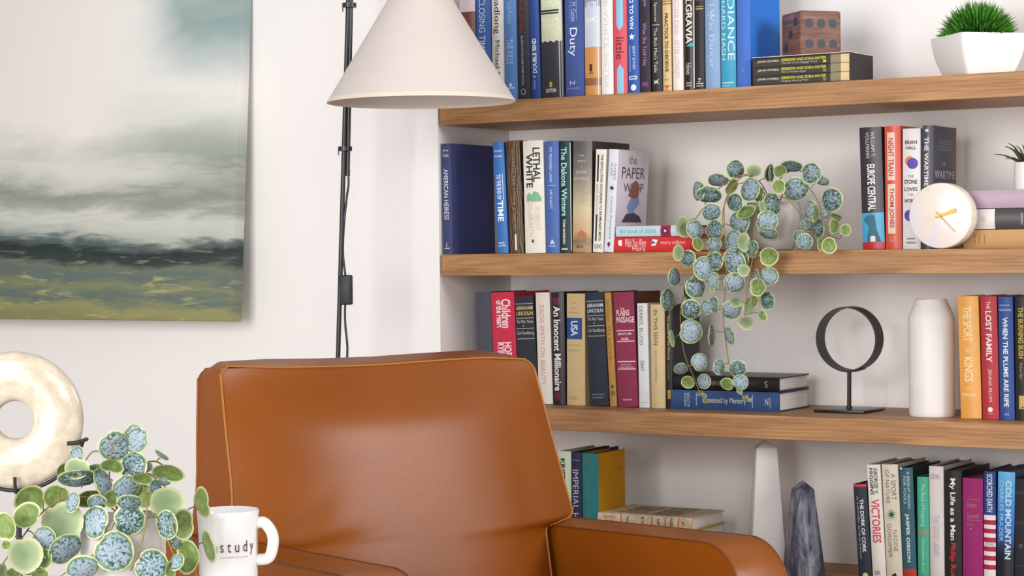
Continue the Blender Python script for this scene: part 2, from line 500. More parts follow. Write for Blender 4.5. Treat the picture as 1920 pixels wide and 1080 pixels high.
b1(1177, 1199, 1174, '2f5aa8', 'blue book with a white star in the middle of its spine', [('v', 'PLAYING TO WIN', -42, 54, .36, .42, 'eef1f6', 1), ('v', 'JERRY JONES', 86, 130, .26, .55, 'dde4f0'), ('s', 69, .3, .42, 'f2f4f8'), ('v', 'AND THE DALLAS COWBOYS', 84, 134, .12, .22, 'dde4f0'), ('r', 142, 149, .1, .8, 'cdd8ec'), ('o', 164, .24, .5, 'e8ecf4'), ('r', 144, 147, .2, .7, '2f5aa8', .0003)], H=.232)
b1(1200, 1220, 1197.5, '2e2a33', 'black paperback with pink-purple spine title on the top shelf', [('v', 'What She Told Him', 43, 123, .4, .5, 'b97cc0'), ('v', 'Lego', -20, 12, .4, .55, 'b97cc0'), ('r', 154, 162, .2, .75, '7a3c78')], style='p', H=.228)
b1(1221, 1241.5, 1219, '2d2c30', 'black book with pale yellow spine lettering and tiny leaping emblem', [('v', 'The Rich Man\'s Table', 52, 136, .34, .45, 'd9d6b0'), ('v', 'Scott Spencer', -24, 42, .32, .45, 'd9d6b0'), ('r', 46, 47, .1, .8, 'd9d6b0'), ('p', [(.25, 150), (.45, 152), (.75, 148), (.6, 153), (.7, 158), (.45, 155), (.3, 158)], 'd9d6b0')], H=.238)
b1(1242.5, 1259, 1240, 'd9b983', 'narrow tan book with black capitals and an orange ornament at its foot', [('v', 'PRACTICE TO DECEIVE', 25, 135, .4, .5, '2a2422', 1), ('r', 1.5, 3, 0, 1, '4a3a28'), ('r', 6.5, 8, 0, 1, '4a3a28'), ('p', [(.1, 160), (.9, 160), (.5, 166)], 'cf5a34'), ('p', [(.1, 171), (.9, 171), (.5, 165)], 'd98a5c'), ('h', 'NERO', 148, 151, .2, .7, '8a6a44')], H=.226)
b1(1261, 1281, 1259, 'e8e0dc', 'off-white book with faint pink lettering, beside the bold white-on-black title', [('v', 'INSPECTOR DEW', -30, 66, .5, .45, 'd6aeb0'), ('v', 'PETER LOVESEY', 76, 146, .5, .45, 'd9b4b6')], H=.238)
b1(1282, 1302, 1281, '26201f', 'black book with bold white capitals ending in a teal wedge', [('v', 'BELGRAVIA', -24, 82, .62, .5, 'e6e2d2', 1), ('p', [(.2, 87), (.85, 87), (.95, 81), (.6, 81)], '3fb0a6'), ('v', 'Fellowes', 118, 140, .5, .45, 'cfc9c4'), ('r', -45, 166, .9, 1, 'c9c4c0'), ('r', -45, 166, 0, .07, '6e4a34'), ('h', 'GRAND', 154, 157, .2, .75, WHT), ('h', 'CENTRAL', 159, 162, .2, .75, WHT)], style='hg', H=.238)
b1(1303, 1320.5, 1302, '2a292e', 'thin black hardback with gold bands, left of the pale blue spines', [('h', 'ANNALS', 11, 13.5, .1, .9, GLD, 1), ('r', 15.5, 17.5, .08, .92, GLD), ('v', 'h', 147, 154, .3, .5, WHT), ('r', 156, 157.5, .1, .9, WHT), ('r', 160, 162, .1, .9, GLD), ('h', 'BECKER', -3, 1, .1, .9, 'b06a50')], H=.238)
b1(1321.5, 1350, 1320, '86a4c8', 'pale blue book with faded white spine title, beside the teal spine', [('v', 'I Was Dancer', 8, 128, .32, .5, 'c3d6ea'), ('r', 28, 30, .2, .7, 'a9c4e2')], H=.24)
b1(1351, 1379.5, 1350, '3f9fc0', 'teal-blue book with two rows of pale vertical capitals', [('v', 'RADIANCE', -44, 113, .42, .72, 'd5e6e6'), ('v', 'RICHARD NASH', -30, 112, .28, .22, 'd5e6e6'), ('r', -45, 112, .46, .49, '2a86a8'), ('r', 154, 156, .1, .85, 'bfe0e8'), ('r', 160, 161.5, .1, .6, 'bfe0e8')], H=.24)
b1(1381, 1407, 1380, '4a72c6', 'plain bright blue hardback at the end of the row, right cover showing', [('p', [(.3, 135), (.6, 135), (.45, 127)], '7a76b8')], cover='2670cc', style='hc', D=.14, H=.245)
# boxed set lying beside them, and the die on it
z1 = ZS[1] + .0003
xs0, xs1 = xat(1411, .012, ZS[1] + .025), xat(1594.5, .012, ZS[1] + .025)
sh_, sd_ = .0545, .112
case = thing('slipcase', 'black open-front slipcase lying on the top shelf under the die', 'book box', (xs0, .012, z1))
bm = bmesh.new(); L = xs1 - xs0; t = .0016
for q in ((0, L, .0, sd_, 0, t), (0, L, 0, sd_, sh_ - t, sh_), (0, t, 0, sd_, t, sh_ - t), (L - t, L, 0, sd_, t, sh_ - t), (t, L - t, sd_ - t, sd_, t, sh_ - t)): box(bm, *q)
link_mesh('case', bm, pm('2f2c2d', .55, .3, .1), case)
bm = bmesh.new(); box(bm, 0, L, -.0006, sd_, sh_ + .0001, sh_ + .0012); link_mesh('top_panel', bm, pm('e2d6c4', .7, .2), case)
tb = (sh_ - 2 * t) / 3
BANDW = pm('b5a184', .7, .2)
for i in range(3):
    z0 = z1 + t + tb * i
    nm = ('lowest', 'middle', 'topmost')[i]
    sub = ('Imagine Kissing Pete', 'We\'re Friends Again', 'The Girl on the Baggage Truck')[i]
    num = ('II', 'III', 'I')[i]
    its = [('v', 'JOHN O\'HARA', 1421, 1462, .3, .62, 'd6d2c4', 1), ('v', 'SERMONS AND SODA-WATER', 1466, 1550, .32, .7, 'd2c93c', 1), ('v', sub, 1466, (1516, 1512, 1534)[i], .3, .3, 'bdb8ab'), ('h', num, 1544, 1550, .15, .42, 'd2c93c'),
           ('r', 1558, 1577, 0, 1, '8f8266'), ('r', 1577, 1592.5, 0, 1, 'dcc193')]
    flat_book(1, .0125, 1411.6, 1593.8, z0, tb - .0002, .105, '3a372f', nm + ' black and yellow book inside the slipcase under the die', its, style='p', group='boxed set in the slipcase')
# die
zt = z1 + sh_ + .0014
wdie = .0865
cdie = onZ(1503, 104.5, zt) if False else atD(1502, 100, (Vector((xat(1502, .022, zt), .022, zt)) - CAM).dot(D0))
k = NT('die_wood', .5, .3); v = k.mapping((6, 6, 40)); k.color(k.ramp(k.noise(v, 3, 5, .6, .6), [(.3, '5e4135'), (.55, '7c594b'), (.75, '967263')])); DIEW = k.m
bet = math.radians(17.5)
fu = R0 * math.cos(bet) + D0 * math.sin(bet)       # along the six face
fn_ = R0 * math.sin(bet) - D0 * math.cos(bet)      # the way the six face looks
die = thing('die', 'oversized brown wooden die standing on the black slipcase', 'die')
Md = Matrix((fu, -fn_, Vector((0, 0, 1)))).transposed().to_4x4(); Md.translation = Vector((xat(1501.5, .028, zt), .028, zt + .0001)); die.matrix_world = Md
bm = bmesh.new(); box(bm, 0, wdie, 0, wdie, 0, wdie); bevel(bm, .0045, 3); link_mesh('cube_body', bm, DIEW, die, smooth=50)
PIP = pm('3b3d49', .5, .3)
def pip(axis, a, bz, r=.0087):
    bm = bmesh.new(); P = []
    for i in range(24):
        q = 2 * math.pi * i / 24
        P.append((a + r * math.cos(q), -.0003, bz + r * math.sin(q)) if axis == 'f' else (-.0003, a + r * math.cos(q), bz + r * math.sin(q)))
    bm.faces.new([bm.verts.new(p) for p in P]); link_mesh('pip', bm, PIP, die, recalc=False)
for r_ in (.0225, .0620):
    for c_ in (.0175, .0425, .0675): pip('f', c_ + .001, r_)
for a_, b_ in ((.022, .067), (.0435, .0435), (.066, .019)): pip('l', a_, b_)
# ---- second shelf
Y2 = .006


def b2(xbl, xbr, xtl, yt, spine, label, items=(), **kw): return book(2, kw.pop('Y', Y2), xbl, xbr, xtl, yt, spine, label, items, **kw)


b2(829, 848, 825, 270, '3c4468', 'navy clothbound hardback at the left end of the second shelf', [('v', 'AMERICAN HEIRESS', 317, 412, .45, .5, 'd6d9e2'), ('h', 'Jeffrey', 280, 285, .2, .8, 'd6d9e2'), ('h', 'Toobin', 288, 294, .2, .8, 'd6d9e2'), ('r', 456, 463, .45, .5, WHT), ('r', 465, 466, .25, .75, WHT)], style='hc', cover='444878', D=.17)
b2(931.5, 952.5, 922, 268, '3770b4', 'leaning blue book with white title, right of the navy clothbound one', [('v', 'TIME', 376, 415, .52, .5, 'eef2f8', 1), ('v', 'TO THE END OF', 327, 374, .4, .45, 'dfe8f4', 1), ('h', 'Richard', 281, 285, .2, .8, WHT), ('h', 'Goodwin', 290, 295, .15, .85, WHT), ('r', 326, 376, .78, .82, 'dfe8f4'), ('h', 'SIMON', 454, 457, .2, .7, WHT, 1), ('h', 'SCHUSTER', 459, 462, .15, .8, WHT, 1)], D=.15)
k = NT('dark_brown_swirl', .5, .3); v = k.mapping((30, 30, 9)); wv = k.add('ShaderNodeTexWave'); wv.inputs['Scale'].default_value = 2.2; wv.inputs['Distortion'].default_value = 9; wv.inputs['Detail'].default_value = 2; k.link(v, wv.inputs[0])
k.color(k.ramp(wv.outputs[0], [(.35, '382a22'), (.7, '5c432f'), (.95, '8a6a48')])); SWIRL = k.m
b2(954.5, 981, 946.5, 265, SWIRL, 'dark brown book with swirling wood-like lines on its spine', [('v', 'CUTTING FOR STONE A NOVEL', 280, 432, .16, .5, 'a8947c'), ('r', 439, 469, .45, .58, 'e2dcd2')], D=.155)
b2(983.5, 1022, 978.5, 265, 'e3ded2', 'cream book with heavy black slanted title and green skyline print', [('v', 'LETHAL', 277, 341, .34, .68, '2c2c2a', 1), ('v', 'WHITE', 288, 352, .34, .32, '2c2c2a', 1), ('p', [(.15, 375), (.15, 366), (.3, 361), (.4, 366), (.55, 358), (.75, 362), (.88, 372), (.88, 378), (.15, 378)], '7fb48a'), ('v', 'ROBERT', 388, 432, .24, .68, 'd8bfa8'), ('v', 'GALBRAITH', 376, 444, .24, .34, 'd8bfa8'), ('r', 449, 455, .36, .48, '5a5048')], D=.16)
b2(1023, 1048.5, 1019.5, 265, '4a68ac', 'cornflower-blue book with small white spaced lettering, left of the dark green-titled one', [('v', 'MY PROMISED LAND', 276, 342, .2, .45, 'd6deee'), ('v', 'ARI SHAVIT', 355, 392, .2, .45, 'd6deee'), ('r', 347, 348, .2, .75, 'c6d0e6'), ('p', [(.3, 457), (.7, 457), (.5, 448)], 'c6d0e6'), ('h', 'SPIEGEL', 459, 463, .25, .75, 'c6d0e6')], D=.155)
b2(1049, 1071, 1047.5, 265, '23343a', 'dark slate book with mint-green ornate title on the spine', [('v', 'The Dakota Winters', 276, 405, .5, .45, '9fdcd0', 1), ('v', 'TOM BARBASH', 411, 458, .22, .42, 'dfe6e4', 1), ('h', 'ecco', 465, 469, .15, .7, WHT, 1), ('r', 268, 470, .94, 1, 'b9c9c0')], D=.155)
k = NT('dusky_landscape_jacket', .4, .35); tc = k.add('ShaderNodeTexCoord'); sx = k.add('ShaderNodeSeparateXYZ'); k.link(tc.outputs['Object'], sx.inputs[0])
zz = k.math('ADD', k.math('MULTIPLY', sx.outputs[2], 4.2), k.math('MULTIPLY', k.math('SUBTRACT', k.noise(k.mapping((20, 20, 40)), 3), .5), .12))
k.color(k.ramp(zz, [(.03, 'a98a68'), (.1, '8a6f52'), (.16, 'c9a078'), (.36, 'cdbd98'), (.55, 'a0937e'), (.72, '76706a'), (.9, '5d5955')])); DUSK = k.m
b2(1072, 1108, 1073, 266, DUSK, 'book with a hazy field fading to grey dusk, its dark cover showing above the next',
   [('h', 'THE', 290, 293, .35, .6, 'cfc8bc'), ('h', 'STORY', 300, 304, .28, .68, 'cfc8bc'), ('h', 'OF', 311, 314, .42, .55, 'cfc8bc'), ('h', 'EDGAR', 320, 325, .2, .75, 'cfc8bc'), ('h', 'SAWTELLE', 332, 337, .05, .88, 'cfc8bc'), ('p', [(.3, 446), (.3, 438), (.5, 431), (.75, 438), (.75, 446)], 'b5704c'), ('h', 'ECCO', 460, 465, .25, .6, '2c2420', 1)], cover='3b3632', D=.16)
b2(1111, 1131, 1117, 281, 'e6e1d4', 'slim cream paperback with black bars and tiny black capitals, tilted right', [('v', 'THE REVOLUTION ACCORDING TO RAYMUNDO MATA', 289, 452, .24, .64, '2e2a28', 1), ('v', 'GINA APOSTOL', 345, 400, .18, .25, 'c0504a'), ('r', 290, 341, .18, .34, '2b2828'), ('r', 402, 452, .18, .34, '2b2828'), ('h', 'SOHO', 458, 466, .15, .85, BLK)], style='p', D=.135)
b2(1132, 1150, 1142, 281, 'd9dbe2', 'leaning pale book with dreamlike figure on its visible front cover',
   [('v', 'PAPER', 307, 338, .26, .72, '8a8c94'), ('v', 'WASP', 304, 330, .26, .36, '8a8c94'), ('v', 'Lauren Acampora', 369, 448, .3, .55, '7b8392'), ('p', [(.25, 352), (.5, 348), (.75, 353), (.5, 357)], '4a3a36'), ('p', [(.3, 456), (.55, 453), (.65, 458), (.45, 464)], '3a3434'),
    ('F', 'the', 290, 306, .35, .6, '6f6f78'), ('F', 'PAPER', 312, 333, .15, .88, '4c4850'), ('F', 'WASP', 342, 359, .22, .86, '4c4850'),
    ('P', [(.38, 366), (.5, 341), (.62, 336), (.74, 350), (.7, 368), (.56, 372)], '8a5a4c', .0005), ('P', [(.35, 388), (.5, 366), (.7, 362), (.74, 380), (.6, 392), (.58, 402), (.44, 402)], '7f9fd0', .0004), ('P', [(.2, 416), (.34, 400), (.6, 398), (.76, 404), (.86, 416)], '4a4358', .0006)], style='p', cover='dcd6de', D=.132)
flat_book(2, Y2, 1151.5, 1312, ZS[2], .0305, .145, 'cf3434', 'red book lying at the bottom of the two-book stack beside the trailing plant', [('v', 'Wish You Were', 1172, 1212, .55, .62, 'e9d8d4'), ('v', 'mary adkins', 1240, 1285, .3, .6, 'f0c9c4'), ('v', 'Here', 1186, 1210, .35, .25, 'e9d8d4'), ('p', [(.45, 1160), (.8, 1159), (.82, 1166), (.42, 1167)], 'f0e8dc'), ('p', [(.4, 1222), (.85, 1224), (.8, 1234), (.42, 1230)], 'f0e8e4'), ('p', [(.5, 1222), (.75, 1225), (.6, 1230)], '4b4a6c', .0004)], group='books lying on the second shelf', style='hg')
flat_book(2, Y2, 1154.5, 1300, ZS[2] + .0312, .0215, .14, 'c5d3da', 'pale grey-blue book with crimson band lying atop the red one', [('v', 'the book of dahlia', 1161, 1231, .5, .55, '7fbfca', 1), ('r', 1239, 1258, 0, 1, 'a02448'), ('o', 1248, .32, .5, '4a2a38', .0003), ('o', 1248, .14, .5, 'd8c8cc', .0005)], cover='b33050', group='books lying on the second shelf')
Y2R = .062
BLU = '4aa6cf'
b2(1616.5, 1658.5, 1609.5, 240, '38343a', 'thick black book with white condensed title over a blue panel and red base', [('v', 'EUROPE CENTRAL', 308, 395, .36, .5, 'e9e6e4', 1), ('v', 'WILLIAM T.', 247, 295, .17, .62, 'cfccc9'), ('v', 'VOLLMANN', 248, 296, .17, .38, 'cfccc9'), ('r', 399, 454, 0, 1, BLU), ('r', 454, 467, 0, 1, 'c23238'), ('p', [(.2, 454), (.32, 424), (.1, 414), (.1, 409), (.35, 402), (.6, 403), (.68, 430), (.85, 452), (.85, 454)], '3f7286', .0004), ('o', 447, .12, .5, WHT, .0006), ('r', 451, 453, .38, .62, WHT, .0006)], Y=Y2R, D=.15, style='hg')
b2(1659.5, 1690, 1657.5, 237, 'd2553f', 'orange-red book with two pale vertical panels of red capitals', [('r', 248, 338, .18, .66, 'e6c9b8'), ('r', 345, 438, .18, .66, 'e6c9b8'), ('v', 'NIGHT TRAIN', 259, 330, .36, .42, 'b0413a', 1), ('v', 'THOM JONES', 352, 427, .36, .42, 'b0413a', 1), ('h', 'LITTLE', 443, 447, .3, .7, 'e9b8a8'), ('h', 'BROWN', 449, 453, .3, .7, 'e9b8a8')], Y=Y2R, D=.155, style='hg')
b2(1691.5, 1725.5, 1691, 242, 'dfdbdb', 'white book with orange and violet overlapping discs on the spine', [('h', 'BRIAN', 263, 270, .15, .82, '2c2a30', 1), ('h', 'HALL', 274, 280, .2, .78, '2c2a30', 1), ('h', 'STONE', 337, 345, .1, .85, '2c2a30', 1), ('h', 'LOVES', 351, 358, .1, .85, '2c2a30', 1), ('h', 'THE', 328, 333, .32, .65, '4c4a50'), ('h', 'THE', 363, 367, .32, .62, '4c4a50'), ('h', 'WORLD', 373, 380, .1, .86, '2c2a30', 1), ('o', 302, .27, .42, 'd78a4a', .0003), ('o', 306.5, .3, .58, '5a48a8', .0005), ('o', 404, .3, .4, '5a48a8', .0003), ('o', 406, .24, .6, 'd7764a', .0005), ('r', 446, 449, .25, .7, '8a8890'), ('h', 'VIKING', 453, 457, .2, .75, '3c3a40', 1)], Y=Y2R, D=.15)
k = NT('dusk_figure_jacket', .4, .35); tc = k.add('ShaderNodeTexCoord'); sx = k.add('ShaderNodeSeparateXYZ'); k.link(tc.outputs['Object'], sx.inputs[0])
k.color(k.mix(k.ramp(k.math('MULTIPLY', sx.outputs[1], 7), [(.45, '000000'), (.85, 'ffffff')]), k.ramp(k.noise(k.mapping((8, 8, 8)), 2), [(.3, '2b2f45'), (.7, '4a4a5c')]), k.ramp(k.noise(k.mapping((30, 40, 3)), 1), [(.35, '4c2f38'), (.6, '6e4248')]))); WART = k.m
b2(1727, 1747.5, 1728.5, 236, '4b4b55', 'smoky grey-violet book with its dark front cover showing behind the marble clock', [('v', 'THE WARTIME SISTERS', 257, 400, .42, .42, 'dcdade', 1), ('F', 'THE', 302, 309, .36, .55, 'c6b8c0'), ('F', 'WARTIME', 319, 334, .1, .95, 'd8ccd2'), ('F', 'SISTERS', 343, 357, .18, .88, 'd8ccd2'), ('r', 242, 247, .3, .6, 'dcdade')] + [('P', [(.25, y), (.8, y), (.8, y + 1.1), (.25, y + 1.1)], '9a8c98') for y in (262, 267, 273, 278)], Y=Y2R, cover=WART, D=.128, style='hg')
# stack at the right end of the second shelf
ZC = ZS[2]
flat_book(2, Y2R, 1806, 1985, ZC, .0345, .16, 'c39a66', 'tan book at the bottom of the stack behind the marble clock', [('h', 'XX XX', 1826, 1830, .2, .8, '8a5a3a'), ('r', 1836, 1838, .25, .75, 'a8704a'), ('r', 1846, 1848, .25, .75, 'a8704a')], group='books stacked behind the marble clock', style='hc')
flat_book(2, Y2R, 1808, 1990, ZC + .0352, .0375, .155, '4b4848', 'white and dark grey book in the middle of the stack behind the clock', [('r', 1808, 1866, 0, 1, 'dedad6'), ('r', 1840, 1848, .35, .65, 'cfcbc7', .0003), ('h', 'HARCOURT', 1915, 1919, .2, .8, 'cfcbc7')], group='books stacked behind the marble clock', style='hg', cover='4b4848')
flat_book(2, Y2R, 1804, 1975, ZC + .0734, .0335, .15, 'b7a2b0', 'lilac book on top of the stack behind the clock, under the spiky plant', [('o', 1824, .05, .4, '3a2c3c')], group='books stacked behind the marble clock', style='h')
# ---- third shelf
Y3 = .08


def b3(xbl, xbr, xtl, yt, spine, label, items=(), **kw): return book(3, kw.pop('Y', Y3), xbl, xbr, xtl, yt, spine, label, items, **kw)


b3(897, 926, 889.5, 548, '4b4d58', 'plain slate-grey book at the left end, behind the armchair top corner', D=.15, style='hc')
b3(927, 971, 917.5, 549, 'c7304a', 'red book with white blackletter title, rising behind the armchair back', [('v', 'Children', 561, 615, .38, .66, 'f0dfe0', 1), ('v', 'of the Heart', 563, 614, .3, .38, 'f0dfe0', 1), ('v', 'HOFF', 642, 672, .3, .68, 'f0dfe0', 1), ('v', 'RYBA', 642, 672, .3, .38, 'f0dfe0', 1)], style='hc')
LB = '2f323a'
LI = lambda dy, g: [('h', 'ABRAHAM', 574 + dy, 581 + dy, .08, .95, g, 1), ('h', 'LINCOLN', 584 + dy, 591 + dy, .1, .95, g, 1), ('h', 'The War Years', 600 + dy, 606 + dy, .08, .94, 'c6c3b4'), ('h', 'Carl Sandburg', 621 + dy, 629 + dy, .06, .96, 'c6c3b4')] + [('r', y + dy, y + 1.1 + dy, .05, .97, 'b9b6a4') for y in (569, 596, 615.5, 634.5)] + [('o', 611 + dy, .03, .45, g)]
b3(973, 1009, 962, 549, LB, 'first of two matching charcoal volumes with gold bands, beside the red book', LI(0, GLD), style='hc', H=.226)
b3(1007.5, 1035.5, 1001, 549, 'dfd5cb', 'cream book with spaced pink-red capitals, between charcoal and black spines', [('v', 'ZADIE SMITH ON BEAUTY', 570, 722, .32, .45, 'c9908c')])
b3(1036, 1060, 1032, 548.5, '2a2226', 'black book with large white sans title running down the spine', [('v', 'An Innocent Millionaire', 574, 733, .56, .45, 'e4e0da', 1), ('r', 558, 571, .15, .75, '6c2440'), ('r', 736, 750, .2, .6, '6c2440')], style='hg')
b3(1061.5, 1096, 1061, 551, 'c7ae80', 'tan cloth book with a square blue label on its spine', [('r', 596, 636, 0, .86, '2f4a86'), ('v', 'USA', 602, 630, .4, .45, 'cfd6e6', 1), ('h', 'The', 566, 570, .3, .6, 'b5745c'), ('h', 'Big', 575, 580, .3, .6, 'b5745c'), ('h', 'Money', 584, 589, .15, .75, 'b5745c'), ('h', 'DOS', 646, 649, .15, .7, 'b5745c'), ('h', 'PASSOS', 655, 659, .15, .75, 'b5745c'), ('r', 744, 745, .1, .6, 'b5745c'), ('r', 748, 749, .1, .6, 'b5745c')], style='hc', pages=PAGES_SHADED)
b3(1106, 1141, 1094.5, 549, '2f3440', 'second of two matching charcoal banded volumes, leaning beside the tan one', LI(-5, 'c9c9cc') + [('h', 'HARCOURT BRACE', 738, 741, .1, .8, '9fa2a8'), ('h', 'AND COMPANY', 744, 747, .15, .75, '9fa2a8')], style='hc')
b3(1143, 1156, 1132, 549, 'b98a4a', 'thin ochre book squeezed between the charcoal volume and the magenta one', [('v', 'The Professor', 560, 604, .4, .5, '8a5a30'), ('v', 'IN LOVE', 612, 676, .4, .5, '8a5a30'), ('o', 737, .35, .55, '6b6a44'), ('o', 725, .25, .55, '7a4a28')], style='hc')
MG = '8f3654'
b3(1157.5, 1196, 1148.5, 548.5, MG, 'magenta clothbound book with pale pink bands and ornate title', [('h', 'PLAINS', 581, 592, .12, .78, 'f0c9cc', 1), ('h', 'PASSAGE', 594, 605, .1, .98, 'f0c9cc', 1), ('h', 'THE', 577, 581, .3, .55, 'f0c9cc'), ('h', 'OF', 589, 596, .42, .58, 'f0c9cc'), ('h', 'JEAN M.', 624, 629, .15, .85, 'f0d6d8', 1), ('h', 'AUEL', 633, 638, .3, .72, 'f0d6d8', 1), ('h', 'EARTH\'S', 682, 685, .25, .75, 'eec9cc'), ('h', 'CHILDREN', 687, 690, .15, .85, 'eec9cc'), ('h', 'CROWN', 748, 751, .28, .72, 'f0c9cc', 1)] + [('r', y, y + 2, .08, .95, 'eec0c4') for y in (619, 639, 677, 691)] + [('P', [(.034, 765), (.17, 765), (.17, 549), (.034, 549)], '6a2850')], style='hc', cover='6d4a2c', D=.118)
b3(1198, 1217.5, 1194, 569, 'e3e3e3', 'slim white paperback with grey-green spaced letters, right of the magenta one', [('v', 'DERREIL BLUDD', 574, 647, .36, .36, '5f6c70'), ('v', 'GRAY', 676, 696, .36, .4, '5f9a98', 1), ('r', 754, 755, .1, .9, 'b9b9b9')], style='p', D=.066)
b3(1220, 1247, 1218, 571, 'd9c193', 'cream-yellow book with thin black title, left of the black gold-lettered one', [('v', 'IN THIS SIGN', 581, 647, .28, .4, '3a3024'), ('v', 'Joanne Greenberg', 656, 716, .2, .4, '9a8664')], D=.066)
b3(1248, 1261, 1246.5, 571, '29272b', 'black book with gold spine title, its dark cover behind the hanging vine', [('v', 'The Season of the Mummy', 591, 676, .45, .5, 'c2a640', 1), ('v', 'JOHN PENN', 680, 712, .25, .45, 'a8923c'), ('r', 731, 748, .3, .75, 'b39a3c')], cover='211f22', D=.125, style='hg')
# two books lying
zb = ZS[3]
P0 = onZ(1459.5, 773.5, zb); yF = P0.y
tb1 = onY(1460.7, 736, yF).z - zb
fb = flat_book(3, yF, 1257.5, 1460, zb, tb1, .148, '33507f', 'blue book at the bottom of the two lying beside the ring stand', [('v', 'Possessed by Memory', 1319, 1400, .38, .48, 'dcd9d2'), ('h', 'BLOOM', 1289, 1294, .15, .85, 'c6c9d2'), ('h', 'HAROLD', 1283, 1288, .15, .85, 'c6c9d2'), ('r', 1306, 1307.5, .2, .85, '9fb0cc'), ('r', 1411, 1412.5, .2, .85, '9fb0cc'), ('h', 'Z', 1435, 1441, .3, .7, 'dcd9d2'), ('h', 'KNOPF', 1443, 1446, .2, .75, 'c6c9d2')], group='books lying on the third shelf', pages=PAGES_W, cover='2b3c58')
z2b = zb + tb1 + .0006
tb2 = onY(1460.7, 708, yF).z - z2b
flat_book(3, yF + .001, 1262, 1460, z2b, tb2, .146, '201d20', 'black book lying on top of the blue one, brushed by the vine', [('v', 'GABRIEL GARCIA', 1322, 1396, .3, .5, '8f8468'), ('v', 'MARQUEZ', 1402, 1420, .2, .5, '4c4440'), ('v', 'S', 1434, 1440, .45, .5, 'b0a480')], group='books lying on the third shelf', pages=PAGES_W, style='hg')
ORG = 'e2a250'
b3(1800.5, 1840, 1794, 556, ORG, 'golden orange book with pale bold title, beside the white vase', [('v', 'THE SPORT', 575, 640, .42, .46, 'efd6a2', 1), ('v', 'OF', 653, 662, .28, .46, 'efd6a2'), ('v', 'KINGS', 670, 716, .42, .46, 'efd6a2', 1), ('h', 'C.E.', 726, 731, .3, .6, 'efd6a2'), ('h', 'MORGAN', 737, 743, .1, .78, 'efd6a2', 1)], style='hg', D=.15)
b3(1841.5, 1873, 1836.5, 556, 'b0363e', 'crimson book with white serif capitals, between orange and navy spines', [('v', 'LOST FAMILY', 583, 679, .36, .5, 'ead9d8', 1), ('v', 'JENNA BLUM', 692, 753, .26, .5, 'e2c6c6'), ('v', 'THE', 565, 579, .22, .5, 'ead9d8'), ('o', 768, .15, .5, 'f0e4e2'), ('r', 775, 776, .35, .65, 'd8a8a8')], D=.15)
b3(1874, 1902, 1870, 557, '33508f', 'navy-blue book with white capitals down the whole spine, right end of third shelf', [('v', 'WHEN THE PLUMS ARE RIPE', 595, 763, .34, .48, 'e0e4ee', 1), ('h', 'PATRICE', 571, 574, .12, .8, 'c6cee2'), ('h', 'NGANANG', 579, 583, .08, .88, 'c6cee2'), ('h', 'FSG', 775, 779, .35, .65, 'c6cee2')], D=.15)
b3(1903.5, 1932, 1900, 556, '2b292c', 'black book with gold capitals cut by the right edge of the photo', [('v', 'THE BURNING BUSH', 576, 672, .36, .42, 'bfa548', 1), ('v', 'Robert Barr', 681, 712, .2, .42, 'a89868'), ('r', 742, 767, .25, .6, 'bfa860'), ('o', 764, .06, .5, '2b292c', .0004)], D=.15)
# ---- lowest shelf
Y4 = .06


def b4(xbl, xbr, xtl, yt, spine, label, items=(), **kw): return book(4, kw.pop('Y', Y4), xbl, xbr, xtl, yt, spine, label, items, **kw)


b4(1046, 1070.5, 1045, 846, 'cfdcbf', 'pale green book with black capitals, half hidden behind the armchair back', [('v', 'KRISTEN ARNETT', 860, 985, .38, .4, '2a2c2a', 1)], pages=PAGES_SHADED, D=.15, style='hg')
b4(1071, 1091, 1069.5, 848, '262b4c', 'dark navy book with pale serif capitals behind the armchair arm', [('v', 'IMPERIAL HUBRIS', 881, 1022, .56, .45, 'c9bcc0'), ('r', 862, 863.5, .15, .85, '8a86a0')], pages=PAGES_SHADED, D=.16)
b4(1092, 1123, 1090, 850, '2f7f80', 'teal cloth spine with bright yellow cover boards, behind the lying cream book', [('h', 'The', 858, 863, .2, .5, '8a7a5c'), ('h', 'Portable', 865, 870, .1, .65, '8a7a5c'), ('v', 'CANNED DARLIN', 895, 985, .24, .35, '5c8a70'), ('F', 'TYP', 882, 893, .7, .9, 'a8862c')], cover='d99a10', pages=PAGES_SHADED, D=.115, style='hc')
zb = ZS[4]
